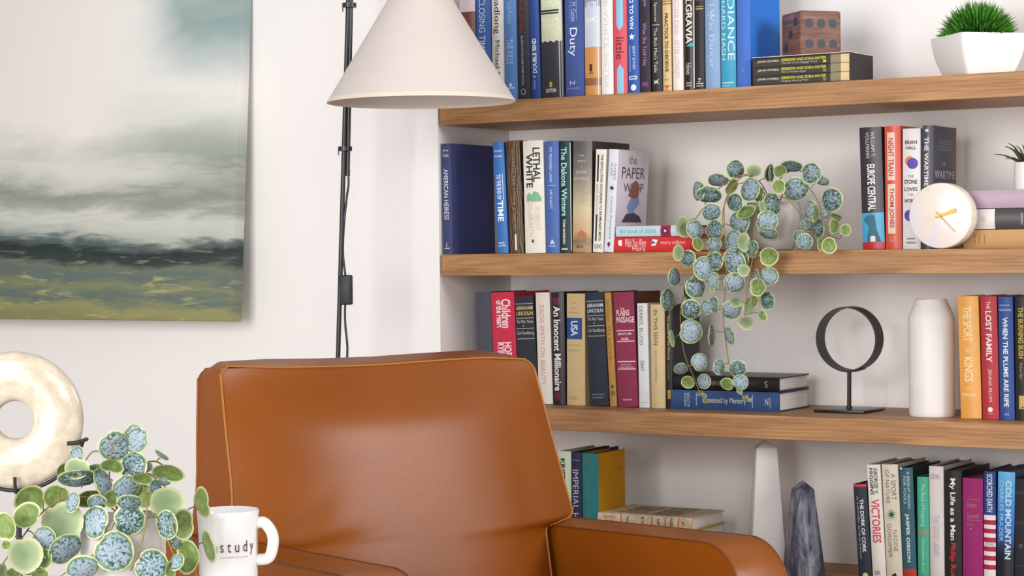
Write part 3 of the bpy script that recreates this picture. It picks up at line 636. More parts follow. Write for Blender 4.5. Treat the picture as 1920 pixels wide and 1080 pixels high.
# lying pair: solved from where the photo shows their edges
yF4 = .05
zA = onY(1296, 995.5, yF4).z; zB = onY(1296, 971.5, yF4).z
h0 = .014
h1 = zA - zb - h0 - .0006
k = NT('aged_cream_jacket', .6, .3); v = k.mapping((25, 25, 25)); k.color(k.ramp(k.noise(v, 3, 5), [(.35, 'c9b291'), (.65, 'e2d0b2')])); CREAM = k.m
flat_book(4, yF4 + .006, 1128, 1302, zb, h0, .15, 'a8948c', 'thin pinkish-grey book at the very bottom of the lying stack', group='books lying on the lowest shelf', pages=PAGES)
flat_book(4, yF4 + .002, 1124, 1297, zb + h0 + .0003, h1, .15, 'aeb54c', 'yellow-green spined book lying second in the stack on the lowest shelf', group='books lying on the lowest shelf', pages=PAGES)
flat_book(4, yF4, 1120.5, 1296.5, zA, zB - zA, .148, CREAM, 'cream jacketed book with red bars lying on top, before the teal one', [('h', 'DORIAN', 1131, 1154, .1, .5, 'c2613e'), ('v', 'DAMON', 1131, 1154, .26, .68, 'c2613e'), ('v', 'BARR', 1135, 1150, .26, .3, 'c2613e')][1:] + [('r', x, x + 2.5, .05, .95, 'd0714e') for x in (1164, 1222, 1247, 1271)] + [('h', 'YOU', 1175, 1180, .2, .8, '4a4034', 1), ('h', 'WILL BE', 1203, 1208, .1, .9, '3a322a', 1), ('h', 'LEFT', 1233, 1238, .2, .8, '3a322a', 1), ('h', 'TEETH', 1257, 1262, .15, .85, '3a322a', 1), ('h', '7', 1279, 1285, .3, .75, '6a5c48')] +
          [('F', 'TILL YOU ARE LEFT', 1150, 1200, .15, .85, '6a5a4c'), ('P', [(.1, 1172), (.3, 1172), (.3, 1275), (.1, 1275)], 'c9b08c'), ('F', 'WILL BE WITH TEETH', 1212, 1260, .1, .9, '4a3f38')], group='books lying on the lowest shelf', pages=PAGES_W, cover=CREAM)
# row at the right
b4(1609.5, 1635, 1598, 908, '2c333f', 'short dark starry book with red head at the start of the right-hand row', [('r', 907, 913, 0, 1, 'c8404c'), ('v', 'THE DORK OF CORK', 936, 1036, .26, .6, 'e4e4e4', 1), ('v', 'A NOVEL BY', 930, 1000, .12, .3, 'b9bcc6'), ('v', 'RAYMO', 1000, 1048, .12, .3, 'b9bcc6'), ('o', 1079, .2, .55, 'd9d49a')], pages=PAGES_SHADED, D=.14)
b4(1636, 1662, 1623.5, 871.5, 'e6e0d9', 'white book with tall red capitals and black author lines, near the grey obelisk', [('v', 'VICTORIES', 936, 1018, .62, .5, 'cf4a5c', 1), ('v', 'GEORGE V.', 878, 927, .26, .66, '2a2626', 1), ('v', 'HIGGINS', 878, 928, .28, .34, '2a2626', 1), ('r', 1070, 1078, .2, .6, 'a8a4a0')], pages=PAGES_SHADED)
b4(1662.5, 1693, 1652, 871, 'd9d2c0', 'cream book with a dark green leafy sprig on the spine', [('v', 'A SPORT', 888, 938, .28, .7, '7a6a5c'), ('v', 'OF NATURE', 881, 944, .28, .32, '7a6a5c'), ('v', 'NADINE', 994, 1034, .26, .68, '8a7c6c'), ('v', 'GORDIMER', 982, 1046, .26, .32, '8a7c6c')] + [('p', [(.5 + .04 * math.cos(a + 1.5), 965 + 1.2 * math.sin(a + 1.5)), (.5 + .42 * math.cos(a), 965 + 13 * math.sin(a)), (.5 - .04 * math.cos(a + 1.5), 965 - 1.2 * math.sin(a + 1.5))], '3c6b4a' if i % 2 else '2c3f34', .0003 + .00001 * i) for i, a in enumerate([j * .571 for j in range(11)])] + [('p', [(.35, 1078), (.6, 1074), (.7, 1084), (.5, 1090)], '2c2a28')], pages=PAGES_SHADED)
b4(1694, 1719, 1685.5, 877, '33606c', 'dark teal book with white capitals and a red base on the lowest shelf', [('v', 'JASPER GIBSON', 963, 1054, .34, .46, 'dfe6e6', 1), ('v', 'A BRIGHT MOON', 884, 953, .2, .66, 'c6d6d8'), ('v', 'FOR FOOLS', 893, 945, .2, .36, 'c6d6d8'), ('r', 1067, 1100, 0, 1, 'c23a34'), ('r', 876, 880, 0, .2, WHT)], pages=PAGES_SHADED, cover='22383e')
b4(1720.5, 1742.5, 1718, 894, '46ab8c', 'shorter jade-green book with a grey band, right of the dark teal one', [('v', 'The Story of Forgetting', 907, 987, .42, .5, 'b6e2d0'), ('v', 'STEFAN MERRILL BLOCK', 1008, 1074, .18, .5, 'bfe6d6'), ('r', 992, 1000, 0, 1, '7a9a7c'), ('r', 1000, 1003, 0, 1, '9a8a6c')], pages=PAGES_SHADED)
b4(1743, 1770.5, 1739.5, 874, 'd8d0cc', 'pale grey book with thin faint purple letters, left of the black-and-red lettered one', [('h', 'GODWIN', 889, 899, .1, .75, '9a90a8'), ('v', 'THE GOOD LADIES', 966, 1042, .4, .5, 'a89cae')], pages=PAGES_SHADED, D=.16)
b4(1771.5, 1803, 1770.5, 882, '262223', 'black book with white ornate title continuing in red below', [('v', 'My Life as a Man', 897, 1013, .4, .46, 'e8e4de', 1), ('v', 'Philip Roth', 1018, 1090, .4, .46, 'c8363a', 1)], pages=PAGES_SHADED, D=.16)
b4(1804, 1843, 1803.5, 896.5, '97296a', 'purple clothbound book with faint gilt lines on the lowest shelf', [('h', 'Ham', 942, 952, .25, .7, '9a7a68'), ('h', 'Funeral', 962, 972, .25, .8, '9a7a68'), ('r', 936, 937, .3, .88, '9a7a78'), ('r', 975, 976, .25, .9, '9a7a78'), ('h', 'NOVEL', 982, 986, .2, .6, '9a7a88'), ('o', 992, .04, .42, 'b59aa8'), ('r', 1001, 1002, .2, .8, '8a4a80')], style='hc', pages=PAGES_SHADED)
b4(1844, 1866.5, 1844, 884, '2b3f80', 'book with navy top and red-and-white stripes below, lowest shelf', [('r', 966, 1100, 0, 1, 'e6dcd8')] + [('r', y, y + 9, 0, 1, 'a8264a', .0003) for y in (975, 991.5, 1008, 1025, 1042, 1059)] + [('r', 1000, 1007, 0, 1, 'e6dcd8', .0004), ('v', 'SCORCHED EARTH', 889, 960, .5, .5, 'c6d0ea', 1), ('h', 'STUART', 1001, 1007, .1, .8, '5a5060'), ('h', 'STEVENS', 1018, 1024, .1, .88, '5a5060')], pages=PAGES_SHADED, cover='24336a')
k = NT('sky_to_navy_jacket', .35, .35); tc = k.add('ShaderNodeTexCoord'); sx = k.add('ShaderNodeSeparateXYZ'); k.link(tc.outputs['Object'], sx.inputs[0])
k.color(k.ramp(k.math('MULTIPLY', sx.outputs[2], 4.2), [(.3, '23252c'), (.38, '2f3a58'), (.45, '2c5ca4'), (.7, '3f8ccc'), (.95, '66b0dc')])); SKYJ = k.m
b4(1867, 1899.5, 1870, 885, SKYJ, 'book shading from sky blue down to black with pale vertical capitals', [('v', 'COLD MOUNTAIN', 901, 1048, .34, .66, 'c3dcea', 1), ('v', 'CHARLES FRAZIER', 901, 1016, .24, .26, 'a8cce4')], pages=PAGES_SHADED, cover='2f5f96', D=.16)
b4(1901, 1934, 1902, 898, '2a2a2d', 'black leather-bound book with ridged spine at the right edge of the photo', [('r', y, y + 2, 0, 1, '3e3e42') for y in (922, 925, 978, 982, 1060)] + [('o', 1024, .14, .36, '4c4b48')], pages=PAGES_SHADED, style='hc')

# ------------------------------------------------------------------ painting
FR = onY(453, 603, -.055)
tilt = math.atan2(.055, .79)
k = NT('seascape_paint', .6, .25)
tc = k.add('ShaderNodeTexCoord'); sx = k.add('ShaderNodeSeparateXYZ'); k.link(tc.outputs['Object'], sx.inputs[0])
X, Z = sx.outputs[0], sx.outputs[2]
nA = k.noise(k.mapping((1, 1, 3)), 3.2, 5, .55, .6)
nB = k.noise(k.mapping((2, 1, 13)), 3.5, 5, .6, .8)
nC = k.noise(k.mapping((1, 1, 1), loc=(3, 0, 1)), 2.4, 4, .5, .5)
vv = k.math('MULTIPLY', Z, 1 / .716)           # 0 at the bottom edge, 1 at the photo's top row
wob = k.math('ADD', k.math('MULTIPLY', k.math('SUBTRACT', nA, .5), .13), k.math('MULTIPLY', k.math('SUBTRACT', nB, .5), .09))
slope = k.math('MULTIPLY', X, .06)
f = k.math('ADD', k.math('ADD', vv, wob), k.math('ADD', slope, .03))
base = k.ramp(f, [(0.0, '85835a'), (.04, '93905f'), (.075, '5f6f68'), (.11, '7f8464'), (.145, '5f6d68'), (.175, '6f7868'), (.2, '37423f'), (.235, '2c3636'), (.26, '5d6a66'), (.285, 'b4b9b0'), (.34, 'cfcfc4'), (.375, 'a3a79c'), (.405, '8f958c'), (.44, 'b9bbb0'), (.50, 'd0d0c6'), (.545, 'a9b0a6'), (.59, 'b4bab0'), (.65, 'd3d4ca'), (.74, 'e2e0db'), (.88, 'e4e3df'), (1.0, 'dfe3e0')])
# teal-grey sky in the upper right, warm white on the left
mk = k.math('MULTIPLY', k.math('MULTIPLY', k.math('SUBTRACT', k.math('ADD', vv, k.math('ADD', k.math('MULTIPLY', k.math('SUBTRACT', nC, .5), .45), k.math('MULTIPLY', X, .22))), .76), 6.5, True), k.math('MULTIPLY', k.math('ADD', k.math('ADD', X, k.math('MULTIPLY', k.math('SUBTRACT', nA, .5), .25)), .34), 6, True), True)
c1 = k.mix(mk, base, k.ramp(nA, [(.3, '869c9a'), (.7, 'a9b9b5')]))
mk2 = k.math('MULTIPLY', k.math('MULTIPLY', k.math('SUBTRACT', -.20, k.math('ADD', X, k.math('MULTIPLY', k.math('SUBTRACT', nC, .5), .35))), 4, True), k.math('MULTIPLY', k.math('SUBTRACT', vv, k.math('SUBTRACT', .42, k.math('MULTIPLY', k.math('SUBTRACT', nA, .5), .35))), 4, True), True)
c2 = k.mix(mk2, c1, 'ece6de')
# grey-green veil low on the right of the sky and ochre streaks in the sea
mk3 = k.math('MULTIPLY', k.math('MULTIPLY', k.math('ADD', X, .26), 4.5, True), k.math('MULTIPLY', k.math('MULTIPLY', k.math('SUBTRACT', vv, .27), 7, True), k.math('MULTIPLY', k.math('SUBTRACT', .66, vv), 6, True)), True)
c3 = k.mix(k.math('MULTIPLY', mk3, k.math('MULTIPLY', nB, 1.2), True), c2, '858b80')
st = k.math('MULTIPLY', k.math('MULTIPLY', k.math('SUBTRACT', nB, .57), 9, True), k.math('MULTIPLY', k.math('SUBTRACT', .24, vv), 12, True), True)
c4 = k.mix(st, c3, 'aaa672')
k.color(c4); k.bump(k.noise(k.mapping((1, 1, 1)), 500, 2), .12, .0005)
bm = bmesh.new(); box(bm, -1.15, 0, -.034, 0, 0, .79); bevel(bm, .002, 2)
o = link_mesh('canvas_painting', bm, k.m, smooth=40); o.location = FR; o.rotation_euler = (-tilt, 0, 0)
tag(o, 'unframed cloudy seascape canvas in pale greys and olive hung on the white wall', 'painting')
PTG = o

# ------------------------------------------------------------------ floor lamp
BLKM = pm('26262a', .35, .5)
LD = 4.25
lamp = thing('floor_lamp', 'black twin-tube floor lamp with cream cone shade behind the armchair', 'lamp')
pt = lambda x, y, d=LD: atD(x, y, d)
a, b_ = pt(633.8, 672), pt(653, 0)
dirp = (a - b_).normalized()
base = a + dirp * ((a.z - .012) / -dirp.z)
top = b_ - dirp * .16
lamp.location = (base.x, base.y, 0)
off = -Vector((base.x, base.y, 0))
def lp(p): return p + off
bm = bmesh.new(); lathe(bm, [(0, 0), (.13, 0), (.132, .004), (.13, .012), (.02, .016), (0, .016)], 48); link_mesh('lamp_base', bm, BLKM, lamp, smooth=40)
bm = bmesh.new(); tube(bm, [lp(base), lp(top)], .0048, 14); link_mesh('pole', bm, BLKM, lamp, smooth=50)
p1, p2 = pt(657, 0, LD), pt(653.2, 329, LD)
p1 = pt(658.5, 0); p2 = pt(652, 329)
up = (p1 - p2).normalized()
bm = bmesh.new(); tube(bm, [lp(p2), lp(p1 + up * .16)], .0042, 14); tube(bm, [lp(p2 - up * .001), lp(p2 + up * .012)], .0046, 14)
link_mesh('upper_tube', bm, BLKM, lamp, smooth=50)
for yy, xx in ((10, 655), (279, 647)):
    c = pt(xx, yy); bm = bmesh.new()
    lathe(bm, [(0, -.0045), (.0145, -.0045), (.0145, .0045), (0, .0045)], 28); bmesh.ops.translate(bm, verts=bm.verts[:], vec=lp(c))
    tube(bm, [lp(c - R0 * .0135), lp(c - R0 * .0135 - Vector((0, 0, .013)))], .0012, 6)
    link_mesh('collar', bm, BLKM, lamp, smooth=40)
# cord with inline switch
cp = spline([pt(653, 326), pt(653.5, 345), pt(650, 372), pt(645, 420), pt(643, 470), pt(645.5, 500), pt(648, 518)], 6)
bm = bmesh.new(); tube(bm, [lp(p) for p in cp], .0024, 8)
cp2 = spline([pt(647.5, 568), pt(646.8, 590), pt(648, 615), pt(651, 645), pt(651, 672), pt(648, 800), pt(645, 980), pt(640, 1180), pt(620, 1400), onZ(590, 1430, .004)], 6)
tube(bm, [lp(p) for p in cp2], .0024, 8); CORD = link_mesh('power_cord', bm, BLKM, lamp, smooth=50)
c = pt(649.5, 543.5); bm = bmesh.new(); box(bm, -.0125, .0125, -.008, .008, -.0305, .0305); bevel(bm, .003, 3)
sw = link_mesh('cord_switch', bm, pm('232226', .5, .4), lamp, smooth=40); sw.location = lp(c + D0 * -.004); sw.rotation_euler = (0, 0, math.radians(20))
bm = bmesh.new(); lathe(bm, [(0, 0), (.0028, 0), (.0022, .002), (0, .002)], 14); bmesh.ops.rotate(bm, verts=bm.verts[:], cent=(0, 0, 0), matrix=Matrix.Rotation(math.pi / 2, 3, 'X')); bmesh.ops.translate(bm, verts=bm.verts[:], vec=(.003, -.0078, .004))
link_mesh('switch_button', bm, BLKM, sw, smooth=40)
# shade: an open cone of cream linen
SD = 4.05
cS = pt(790, 191.5, SD); rS = 177 / F_PX * SD; hS = 262 / F_PX * SD
k = NT('cream_linen', .85, .15); v = k.mapping((1, 1, 1)); k.color(k.mix(k.noise(v, 14, 4), 'd3c8c1', 'dcd2cb')); k.bump(k.noise(k.mapping((300, 300, 60)), 3, 2), .08, .0005)
k.b.inputs['Transmission Weight'].default_value = 0.0
SHADE = k.m
bm = bmesh.new(); r1 = rS * (1 - 262 / 292)
lathe(bm, [(rS, 0), (r1, hS), (r1 - .0015, hS), (rS - .002, .0005), (rS, 0)], 96)
sh = link_mesh('lamp_shade', bm, SHADE, lamp, smooth=40); sh.location = lp(cS); sh.rotation_euler = (0, math.radians(.0), 0)
bm = bmesh.new(); lathe(bm, [(rS + .0008, -.0008), (rS - .0042, .0075), (rS - .0055, .0075), (rS - .0028, -.001), (rS + .0008, -.0008)], 96)
link_mesh('shade_trim', bm, pm('e6d8c9', .8, .15), sh, smooth=40)
bm = bmesh.new(); aa = Vector((-rS * .86, rS * .26, hS * .1)); bb = Vector((-rS * .5, rS * .15, hS * .47)); nn = Vector((0, 0, 0))
sd_ = Vector((0.3, 1, 0)).normalized() * .006
q = [bm.verts.new(p) for p in (aa - sd_, aa + sd_, bb + sd_, bb - sd_)]; bm.faces.new(q); link_mesh('inner_seam', bm, pm('a89c96', .8, .1), sh, recalc=False)
bm = bmesh.new(); tube(bm, [lp(cS + Vector((0, 0, hS - .07))), lp(cS + Vector((0, 0, hS + .02)))], .014, 16); link_mesh('bulb_socket', bm, BLKM, lamp, smooth=40)
ar = top - dirp * -.02
bm = bmesh.new(); tube(bm, [lp(p) for p in spline([top + dirp * .03, top - dirp * .05 + (cS - top) * .25 * 0, Vector((cS.x, cS.y, cS.z + hS + .05)) * .5 + (top - dirp * .06) * .5, Vector((cS.x, cS.y, cS.z + hS + .012))], 8)], .0045, 10); link_mesh('lamp_arm', bm, BLKM, lamp, smooth=50)

# ------------------------------------------------------------------ armchair
k = NT('tan_leather', .36, .32)
v = k.mapping((1, 1, 1)); n1 = k.noise(v, 5, 4, .5); n2 = k.noise(v, 420, 4, .6); vo = k.add('ShaderNodeTexVoronoi'); vo.inputs['Scale'].default_value = 260; k.link(v, vo.inputs['Vector'])
k.color(k.mix(k.math('MULTIPLY', n1, 1.0), '7a3e05', '955010')); k.bump(k.math('ADD', n2, k.math('MULTIPLY', vo.outputs[0], .6)), .10, .0006)
rr = k.math('ADD', k.math('MULTIPLY', n2, .12), .29); k.link(rr, k.b.inputs['Roughness'])
LEA = k.m
PIPE = pm('a8681e', .4, .4)
al = math.radians(36)
cu = R0 * math.cos(al) + D0 * math.sin(al); cv = R0 * math.sin(al) - D0 * math.cos(al)
cP = atD(735, 850, 3.4)
chair = thing('armchair', 'cognac leather armchair with piped back cushion, standing before the bookshelves', 'armchair')
Mc = Matrix((cu, cv * -1, Vector((0, 0, 1)))).transposed().to_4x4(); Mc.translation = (cP.x, cP.y, 0); chair.matrix_world = Mc
# local: x = across (left to right in the photo), y = towards the rear, z = up
def lrp(a, b, t): return a + (b - a) * t
REC = math.tan(math.radians(15.5)); ZM = .762
def yfront(z): return (z - ZM) * REC
def prof(z):
    """left and right limits of the back cushion at height z"""
    L = [(.36, -.262), (.598, -.270), (.604, -.325), (.62, -.330), (.70, -.312), (.80, -.304), (.868, -.297), (.875, -.29)]
    return L
def interp(tab, z):
    if z <= tab[0][0]: return tab[0][1]
    for (a, b), (c, d) in zip(tab, tab[1:]):
        if z <= c: return lrp(b, d, (z - a) / (c - a))
    return tab[-1][1]
# outline of the front panel (x, z), counter-clockwise from bottom left; T-shaped over the arms
def arc(cx, cz, r, a0, a1, n=6): return [(cx + r * math.cos(math.radians(lrp(a0, a1, i / n))), cz + r * math.sin(math.radians(lrp(a0, a1, i / n)))) for i in range(n + 1)]
right = [(.262, .36), (.274, .575)] + [(.285, .583), (.322, .592)] + arc(.322, .606, .014, -80, 10, 4) + [(.327, .68), (.318, .76)] + arc(.283, .836, .027, 8, 82, 5)
topc = [(.24, .866), (.20, .868), (.10, .867), (0, .865), (-.10, .866), (-.20, .869)]
left = arc(-.277, .852, .022, 95, 175, 5) + [(-.304, .76), (-.308, .68)] + arc(-.306, .612, .014, 180, 260, 4) + [(-.285, .592), (-.27, .583), (-.262, .36)]
out = right + topc + left
ZB_, ZT_ = .36, .875
def lim(z, side):
    """half width of the front panel at height z: the T over the arms, then narrowing to the rounded top corner"""
    pl = [p for p in (right if side > 0 else left[::-1])]
    pl = sorted(((p[1], p[0]) for p in pl), key=lambda t: t[0])
    return interp(pl, z)
def sst(a, b, t):
    t = max(0, min(1, (t - a) / (b - a))); return t * t * (3 - 2 * t)
def gz_(x, z, cx, cz, sx, sz, rot=0):
    c, s_ = math.cos(rot), math.sin(rot); dx, dz = x - cx, z - cz
    u_, v_ = dx * c + dz * s_, -dx * s_ + dz * c
    return math.exp(-(u_ / sx) ** 2 - (v_ / sz) ** 2)
def bulge(x, z, xh):
    """pillow depth of the front panel (towards the sitter is negative)"""
    e = (1 - abs(xh) ** 3.2) * (1 - sst(.72, 1.0, (z - ZB_) / (ZT_ - ZB_)) ** 2)
    low = sst(.36, .50, z)
    d = -.042 * e * (.6 + .4 * low)
    d += .0055 * gz_(x, z, -.205, .622, .045, .011, .55) + .0045 * gz_(x, z, -.185, .596, .060, .011, .10)      # creases above the left arm
    d += .003 * gz_(x, z, .235, .64, .03, .09)
    return d
bm = bmesh.new()
zrows = [ZB_, .40, .44, .48, .52, .55, .57, .580, .584, .589, .594, .599, .604, .610, .62, .635, .65, .67, .69, .71, .73, .75, .77, .79, .81, .825, .838, .846, .852, .857, .861]
NX = 40; grid = []
for z in zrows:
    l, r = lim(z, -1), lim(z, 1); row = []
    for i in range(NX + 1):
        xh = -1 + 2 * i / NX; x = lrp(l, r, i / NX)
        row.append(bm.verts.new((x, yfront(z) + bulge(x, z, xh), z)))
    grid.append(row)
for A, B in zip(grid, grid[1:]):
    for i in range(NX): bm.faces.new((A[i], A[i + 1], B[i + 1], B[i]))
# close the top strip against the crown line
crown = [(p[0], p[1]) for p in right if p[1] >= .868] + topc + [(p[0], p[1]) for p in left if p[1] >= .868]
topv = [bm.verts.new((v.co.x, yfront(.870), interp([(-.3, .871), (-.2, .8692), (-.1, .8662), (0, .8652), (.1, .8672), (.2, .8682), (.24, .8662), (.29, .864)], v.co.x))) for v in grid[-1]]
for i in range(NX): bm.faces.new((grid[-1][i], grid[-1][i + 1], topv[i + 1], topv[i]))
n = len(out)
rings = [[bm.verts.new((x, yfront(z), z)) for x, z in out]]
# boxing round the edge, then the rear panel
YR = .102
rear = []
for (x, z) in out:
    rear.append(bm.verts.new((x * (1.02 if x > 0 else .985), YR + (z - .69) * .05 + .0, z + .003 * sst(.78, .86, z) - .013 * sst(.20, .31, abs(x)) * sst(.80, .86, z))))
mid = []
for (x, z) in out:
    yf = yfront(z); yr = YR + (z - .69) * .05
    mid.append(bm.verts.new((x * (1.016 if x > 0 else .998), lrp(yf, yr, .45), z + .012 * sst(.80, .86, z) - .008 * sst(.22, .31, abs(x)) * sst(.80, .86, z))))
for A, B in ((rings[0], mid), (mid, rear)):
    for i in range(n):
        j = (i + 1) % n; bm.faces.new((A[j], A[i], B[i], B[j]))
bm.faces.new(rear)
bk = link_mesh('back_cushion', bm, LEA, chair, smooth=45)
def closed_tube(name, pts, r, mat, parent):
    bm = bmesh.new(); tube(bm, pts, r, 8, caps=False); return link_mesh(name, bm, mat, parent, smooth=60)
closed_tube('front_piping', spline([(x, yfront(z) - .0005, z) for x, z in out], 3), .0019, PIPE, bk)
closed_tube('rear_piping', spline([(x * (1.02 if x > 0 else .985), YR + (z - .69) * .05, z + .003 * sst(.78, .86, z) - .013 * sst(.20, .31, abs(x)) * sst(.80, .86, z)) for x, z in out if z > .58], 3), .0024, LEA, bk)
# arms
def arm(side, x0, x1, zb_, zf_):
    vF, rad = -.525, .085
    pts = [(.10, .22), (.10, zb_ - .004)]
    N = 8
    for i in range(1, N): pts.append((lrp(.10, vF + rad, i / N), lrp(zb_, zf_, i / N)))
    for i in range(N + 1):
        t = math.radians(90 + 84 * i / N); pts.append((vF + rad + rad * math.cos(t), zf_ - rad + rad * math.sin(t)))
    pts += [(vF + .01, .32), (vF + .025, .22)]
    bm = bmesh.new()
    A = [bm.verts.new((x0, y, z)) for y, z in pts]; B = [bm.verts.new((x1, y, z)) for y, z in pts]
    mA = [bm.verts.new((lrp(x0, x1, .5), y + (-.003 if y < -.3 else 0), z + .006)) for y, z in pts]
    nn = len(pts)
    for i in range(nn - 1):
        bm.faces.new((A[i], A[i + 1], mA[i + 1], mA[i])); bm.faces.new((mA[i], mA[i + 1], B[i + 1], B[i]))
    bm.faces.new(A[::-1]); bm.faces.new(B)
    bm.faces.new((A[-1], A[0], mA[0], mA[-1])); bm.faces.new((mA[-1], mA[0], B[0], B[-1]))
    o = link_mesh('armrest', bm, LEA, chair, smooth=38)
    ip = [(y, z) for y, z in pts[1:-1]]
    for xx in (x0, x1):
        closed_tube('arm_piping', spline([(xx, y, z) for y, z in ip], 3), .0016, pm('6e3c14', .45, .4), o)
    return o
arm('r', .288, .388, .578, .596)
arm('l', -.372, -.280, .603, .612)
bm = bmesh.new(); box(bm, -.278, .286, -.50, .03, .33, .45); bevel(bm, .03, 4); link_mesh('seat_cushion', bm, LEA, chair, smooth=60)
bm = bmesh.new(); box(bm, -.366, .38, -.47, .095, .17, .325); bevel(bm, .008, 2); link_mesh('seat_frame', bm, LEA, chair, smooth=40)
LEGW = wood('dark_leg_wood', '3a2418', '4a2f20', '5c3b28')
for sx_ in (-.33, .345):
    for sy_ in (-.43, .06):
        bm = bmesh.new(); lathe(bm, [(0, 0), (.013, 0), (.021, .17), (0, .17)], 20, c=(sx_, sy_, 0)); link_mesh('leg', bm, LEGW, chair, smooth=40)

# ------------------------------------------------------------------ side table group (lower left)
ZT = .62
tc_ = CAM + R0 * ((205 - 960) / F_PX * 2.41) + D0 * 2.41
tab = thing('side_table', 'small round white pedestal side table under the mug and potted vine', 'table', (tc_.x, tc_.y, 0))
bm = bmesh.new(); lathe(bm, [(0, ZT - .022), (.308, ZT - .022), (.312, ZT - .016), (.312, ZT - .004), (.308, ZT), (0, ZT)], 64); link_mesh('table_top', bm, pm('e4e0dc', .4, .4), tab, smooth=40)
bm = bmesh.new(); lathe(bm, [(0, 0), (.17, 0), (.17, .012), (.03, .03), (.022, .08), (.022, ZT - .022), (0, ZT - .022)], 40); link_mesh('pedestal', bm, pm('d8d4d0', .4, .4), tab, smooth=40)
# mug
MD = 2.60
mc = atD(428, 1000, MD); rm = 57 / F_PX * MD
k = NT('mug_glaze', .12, .5); k.color(k.mix(k.noise(k.mapping((1, 1, 1)), 6), 'ece9e6', 'efece9')); MUG = k.m
mz = atD(428, 956, MD).z - ZT
ang = math.atan2(R0.y, R0.x)
mug = thing('mug', 'white diner mug lettered with a small printed word, beside the armchair', 'mug', (mc.x, mc.y, ZT + .0003), (0, 0, ang))
bm = bmesh.new()
lathe(bm, [(0, 0), (rm * .86, 0), (rm * .93, .004), (rm * .955, mz * .3), (rm * .965, mz * .7), (rm, mz * .93), (rm * 1.025, mz * .985), (rm * 1.0, mz), (rm * .93, mz * .99), (rm * .87, mz * .9), (rm * .85, mz * .5), (rm * .82, .012), (0, .009)], 72)
cup = link_mesh('cup', bm, MUG, mug, smooth=60)
hb = mz - (978 - 952) / F_PX * MD; he = mz - (1046 - 952) / F_PX * MD
hpts = spline([(rm * .93, 0, hb), (rm * 1.18, 0, hb + .0005), (rm * 1.42, 0, hb - .011), (rm * 1.475, 0, hb - .025), (rm * 1.33, 0, hb - .043), (rm * .93, 0, he)], 8)
bm = bmesh.new(); tube(bm, hpts, [.0072] * len(hpts), 14); bmesh.ops.scale(bm, verts=bm.verts[:], vec=(1, 1.25, 1))
link_mesh('handle', bm, MUG, mug, smooth=60)
def cyl(a0, a1, z0, z1, r=None):
    def fn(u, v):
        q = lrp(a0, a1, u); z = lrp(z0, z1, v)
        rr_ = rm * .968 + .0007 if r is None else r
        return (rr_ * math.sin(q), -rr_ * math.cos(q), z)
    return fn
yz = lambda y: mz - (y - 952) / F_PX * (MD - rm)
letter('printed_word', 's t u d y', cyl(math.radians(-8), math.radians(63), yz(1033), yz(1005)), '5a2030', mug)
vs, fs = glyphs('THE', 0)
letter('small_lettering', 'THE', lambda u, v: cyl(math.radians(-17), math.radians(-12.5), yz(1014), yz(1027))(1 - v if False else v, u), '9a8a8c', mug)
letter('small_lettering', 'AT UNIVERSITY OF CHICAGO', cyl(math.radians(-8), math.radians(48), yz(1037), yz(1034)), 'a89a9c', mug)

# ------------------------------------------------------------------ vines
k = NT('leaf_upper_side', .45, .4)
uvn = k.add('ShaderNodeUVMap'); sp = k.add('ShaderNodeSeparateXYZ'); k.link(uvn.outputs[0], sp.inputs[0])
U, V_ = sp.outputs[0], sp.outputs[1]          # U: 0 centre .. 1 margin, V: turn round the leaf (0..1) + leaf number
idk = k.math('FLOOR', k.math('MULTIPLY', V_, .5)); th_n = k.math('MULTIPLY', k.math('FRACT', V_), 2 * math.pi)
wn = k.add('ShaderNodeTexWhiteNoise'); wn.noise_dimensions = '1D'; k.link(idk, wn.inputs['W'])
cmb = k.add('ShaderNodeCombineXYZ'); k.link(k.math('MULTIPLY', k.math('COSINE', th_n), 3.4), cmb.inputs[0]); k.link(k.math('MULTIPLY', k.math('SINE', th_n), 3.4), cmb.inputs[1])
k.link(k.math('ADD', k.math('MULTIPLY', U, 4.6), k.math('MULTIPLY', idk, 7.31)), cmb.inputs[2])
st = k.math('ADD', k.noise(cmb.outputs[0], 1.25, 3, .6, .3), k.math('ADD', k.math('MULTIPLY', wn.outputs[0], .14), k.math('MULTIPLY', U, .07)))
cm2 = k.add('ShaderNodeCombineXYZ'); k.link(k.math('MULTIPLY', k.math('COSINE', th_n), 1.2), cm2.inputs[0]); k.link(k.math('MULTIPLY', k.math('SINE', th_n), 1.2), cm2.inputs[1]); k.link(k.math('MULTIPLY', idk, 3.7), cm2.inputs[2])
edge = k.noise(cm2.outputs[0], 1.6, 2)
rim = k.math('ADD', U, k.math('MULTIPLY', k.math('SUBTRACT', edge, .5), .26))
veins = k.ramp(st, [(.54, '9dacb8'), (.62, '768f92'), (.69, '2a463c')])
mid_ = k.mix(k.math('MULTIPLY', k.math('SUBTRACT', rim, .74), 6, True), veins, '587c4c')
fin = k.mix(k.math('MULTIPLY', k.math('SUBTRACT', rim, .89), 13, True), mid_, 'cdd0a2')
k.color(fin); LEAF = k.m
k = NT('leaf_under_side', .55, .3)
uvn = k.add('ShaderNodeUVMap'); sp = k.add('ShaderNodeSeparateXYZ'); k.link(uvn.outputs[0], sp.inputs[0])
cm2 = k.add('ShaderNodeCombineXYZ'); k.link(k.math('MULTIPLY', sp.outputs[1], 3), cm2.inputs[0]); k.link(k.math('MULTIPLY', sp.outputs[0], 1.5), cm2.inputs[1])
nn = k.noise(cm2.outputs[0], 1.5, 3)
gr = k.ramp(nn, [(.3, '5f7636'), (.55, '7c9050'), (.8, '98aa78')])
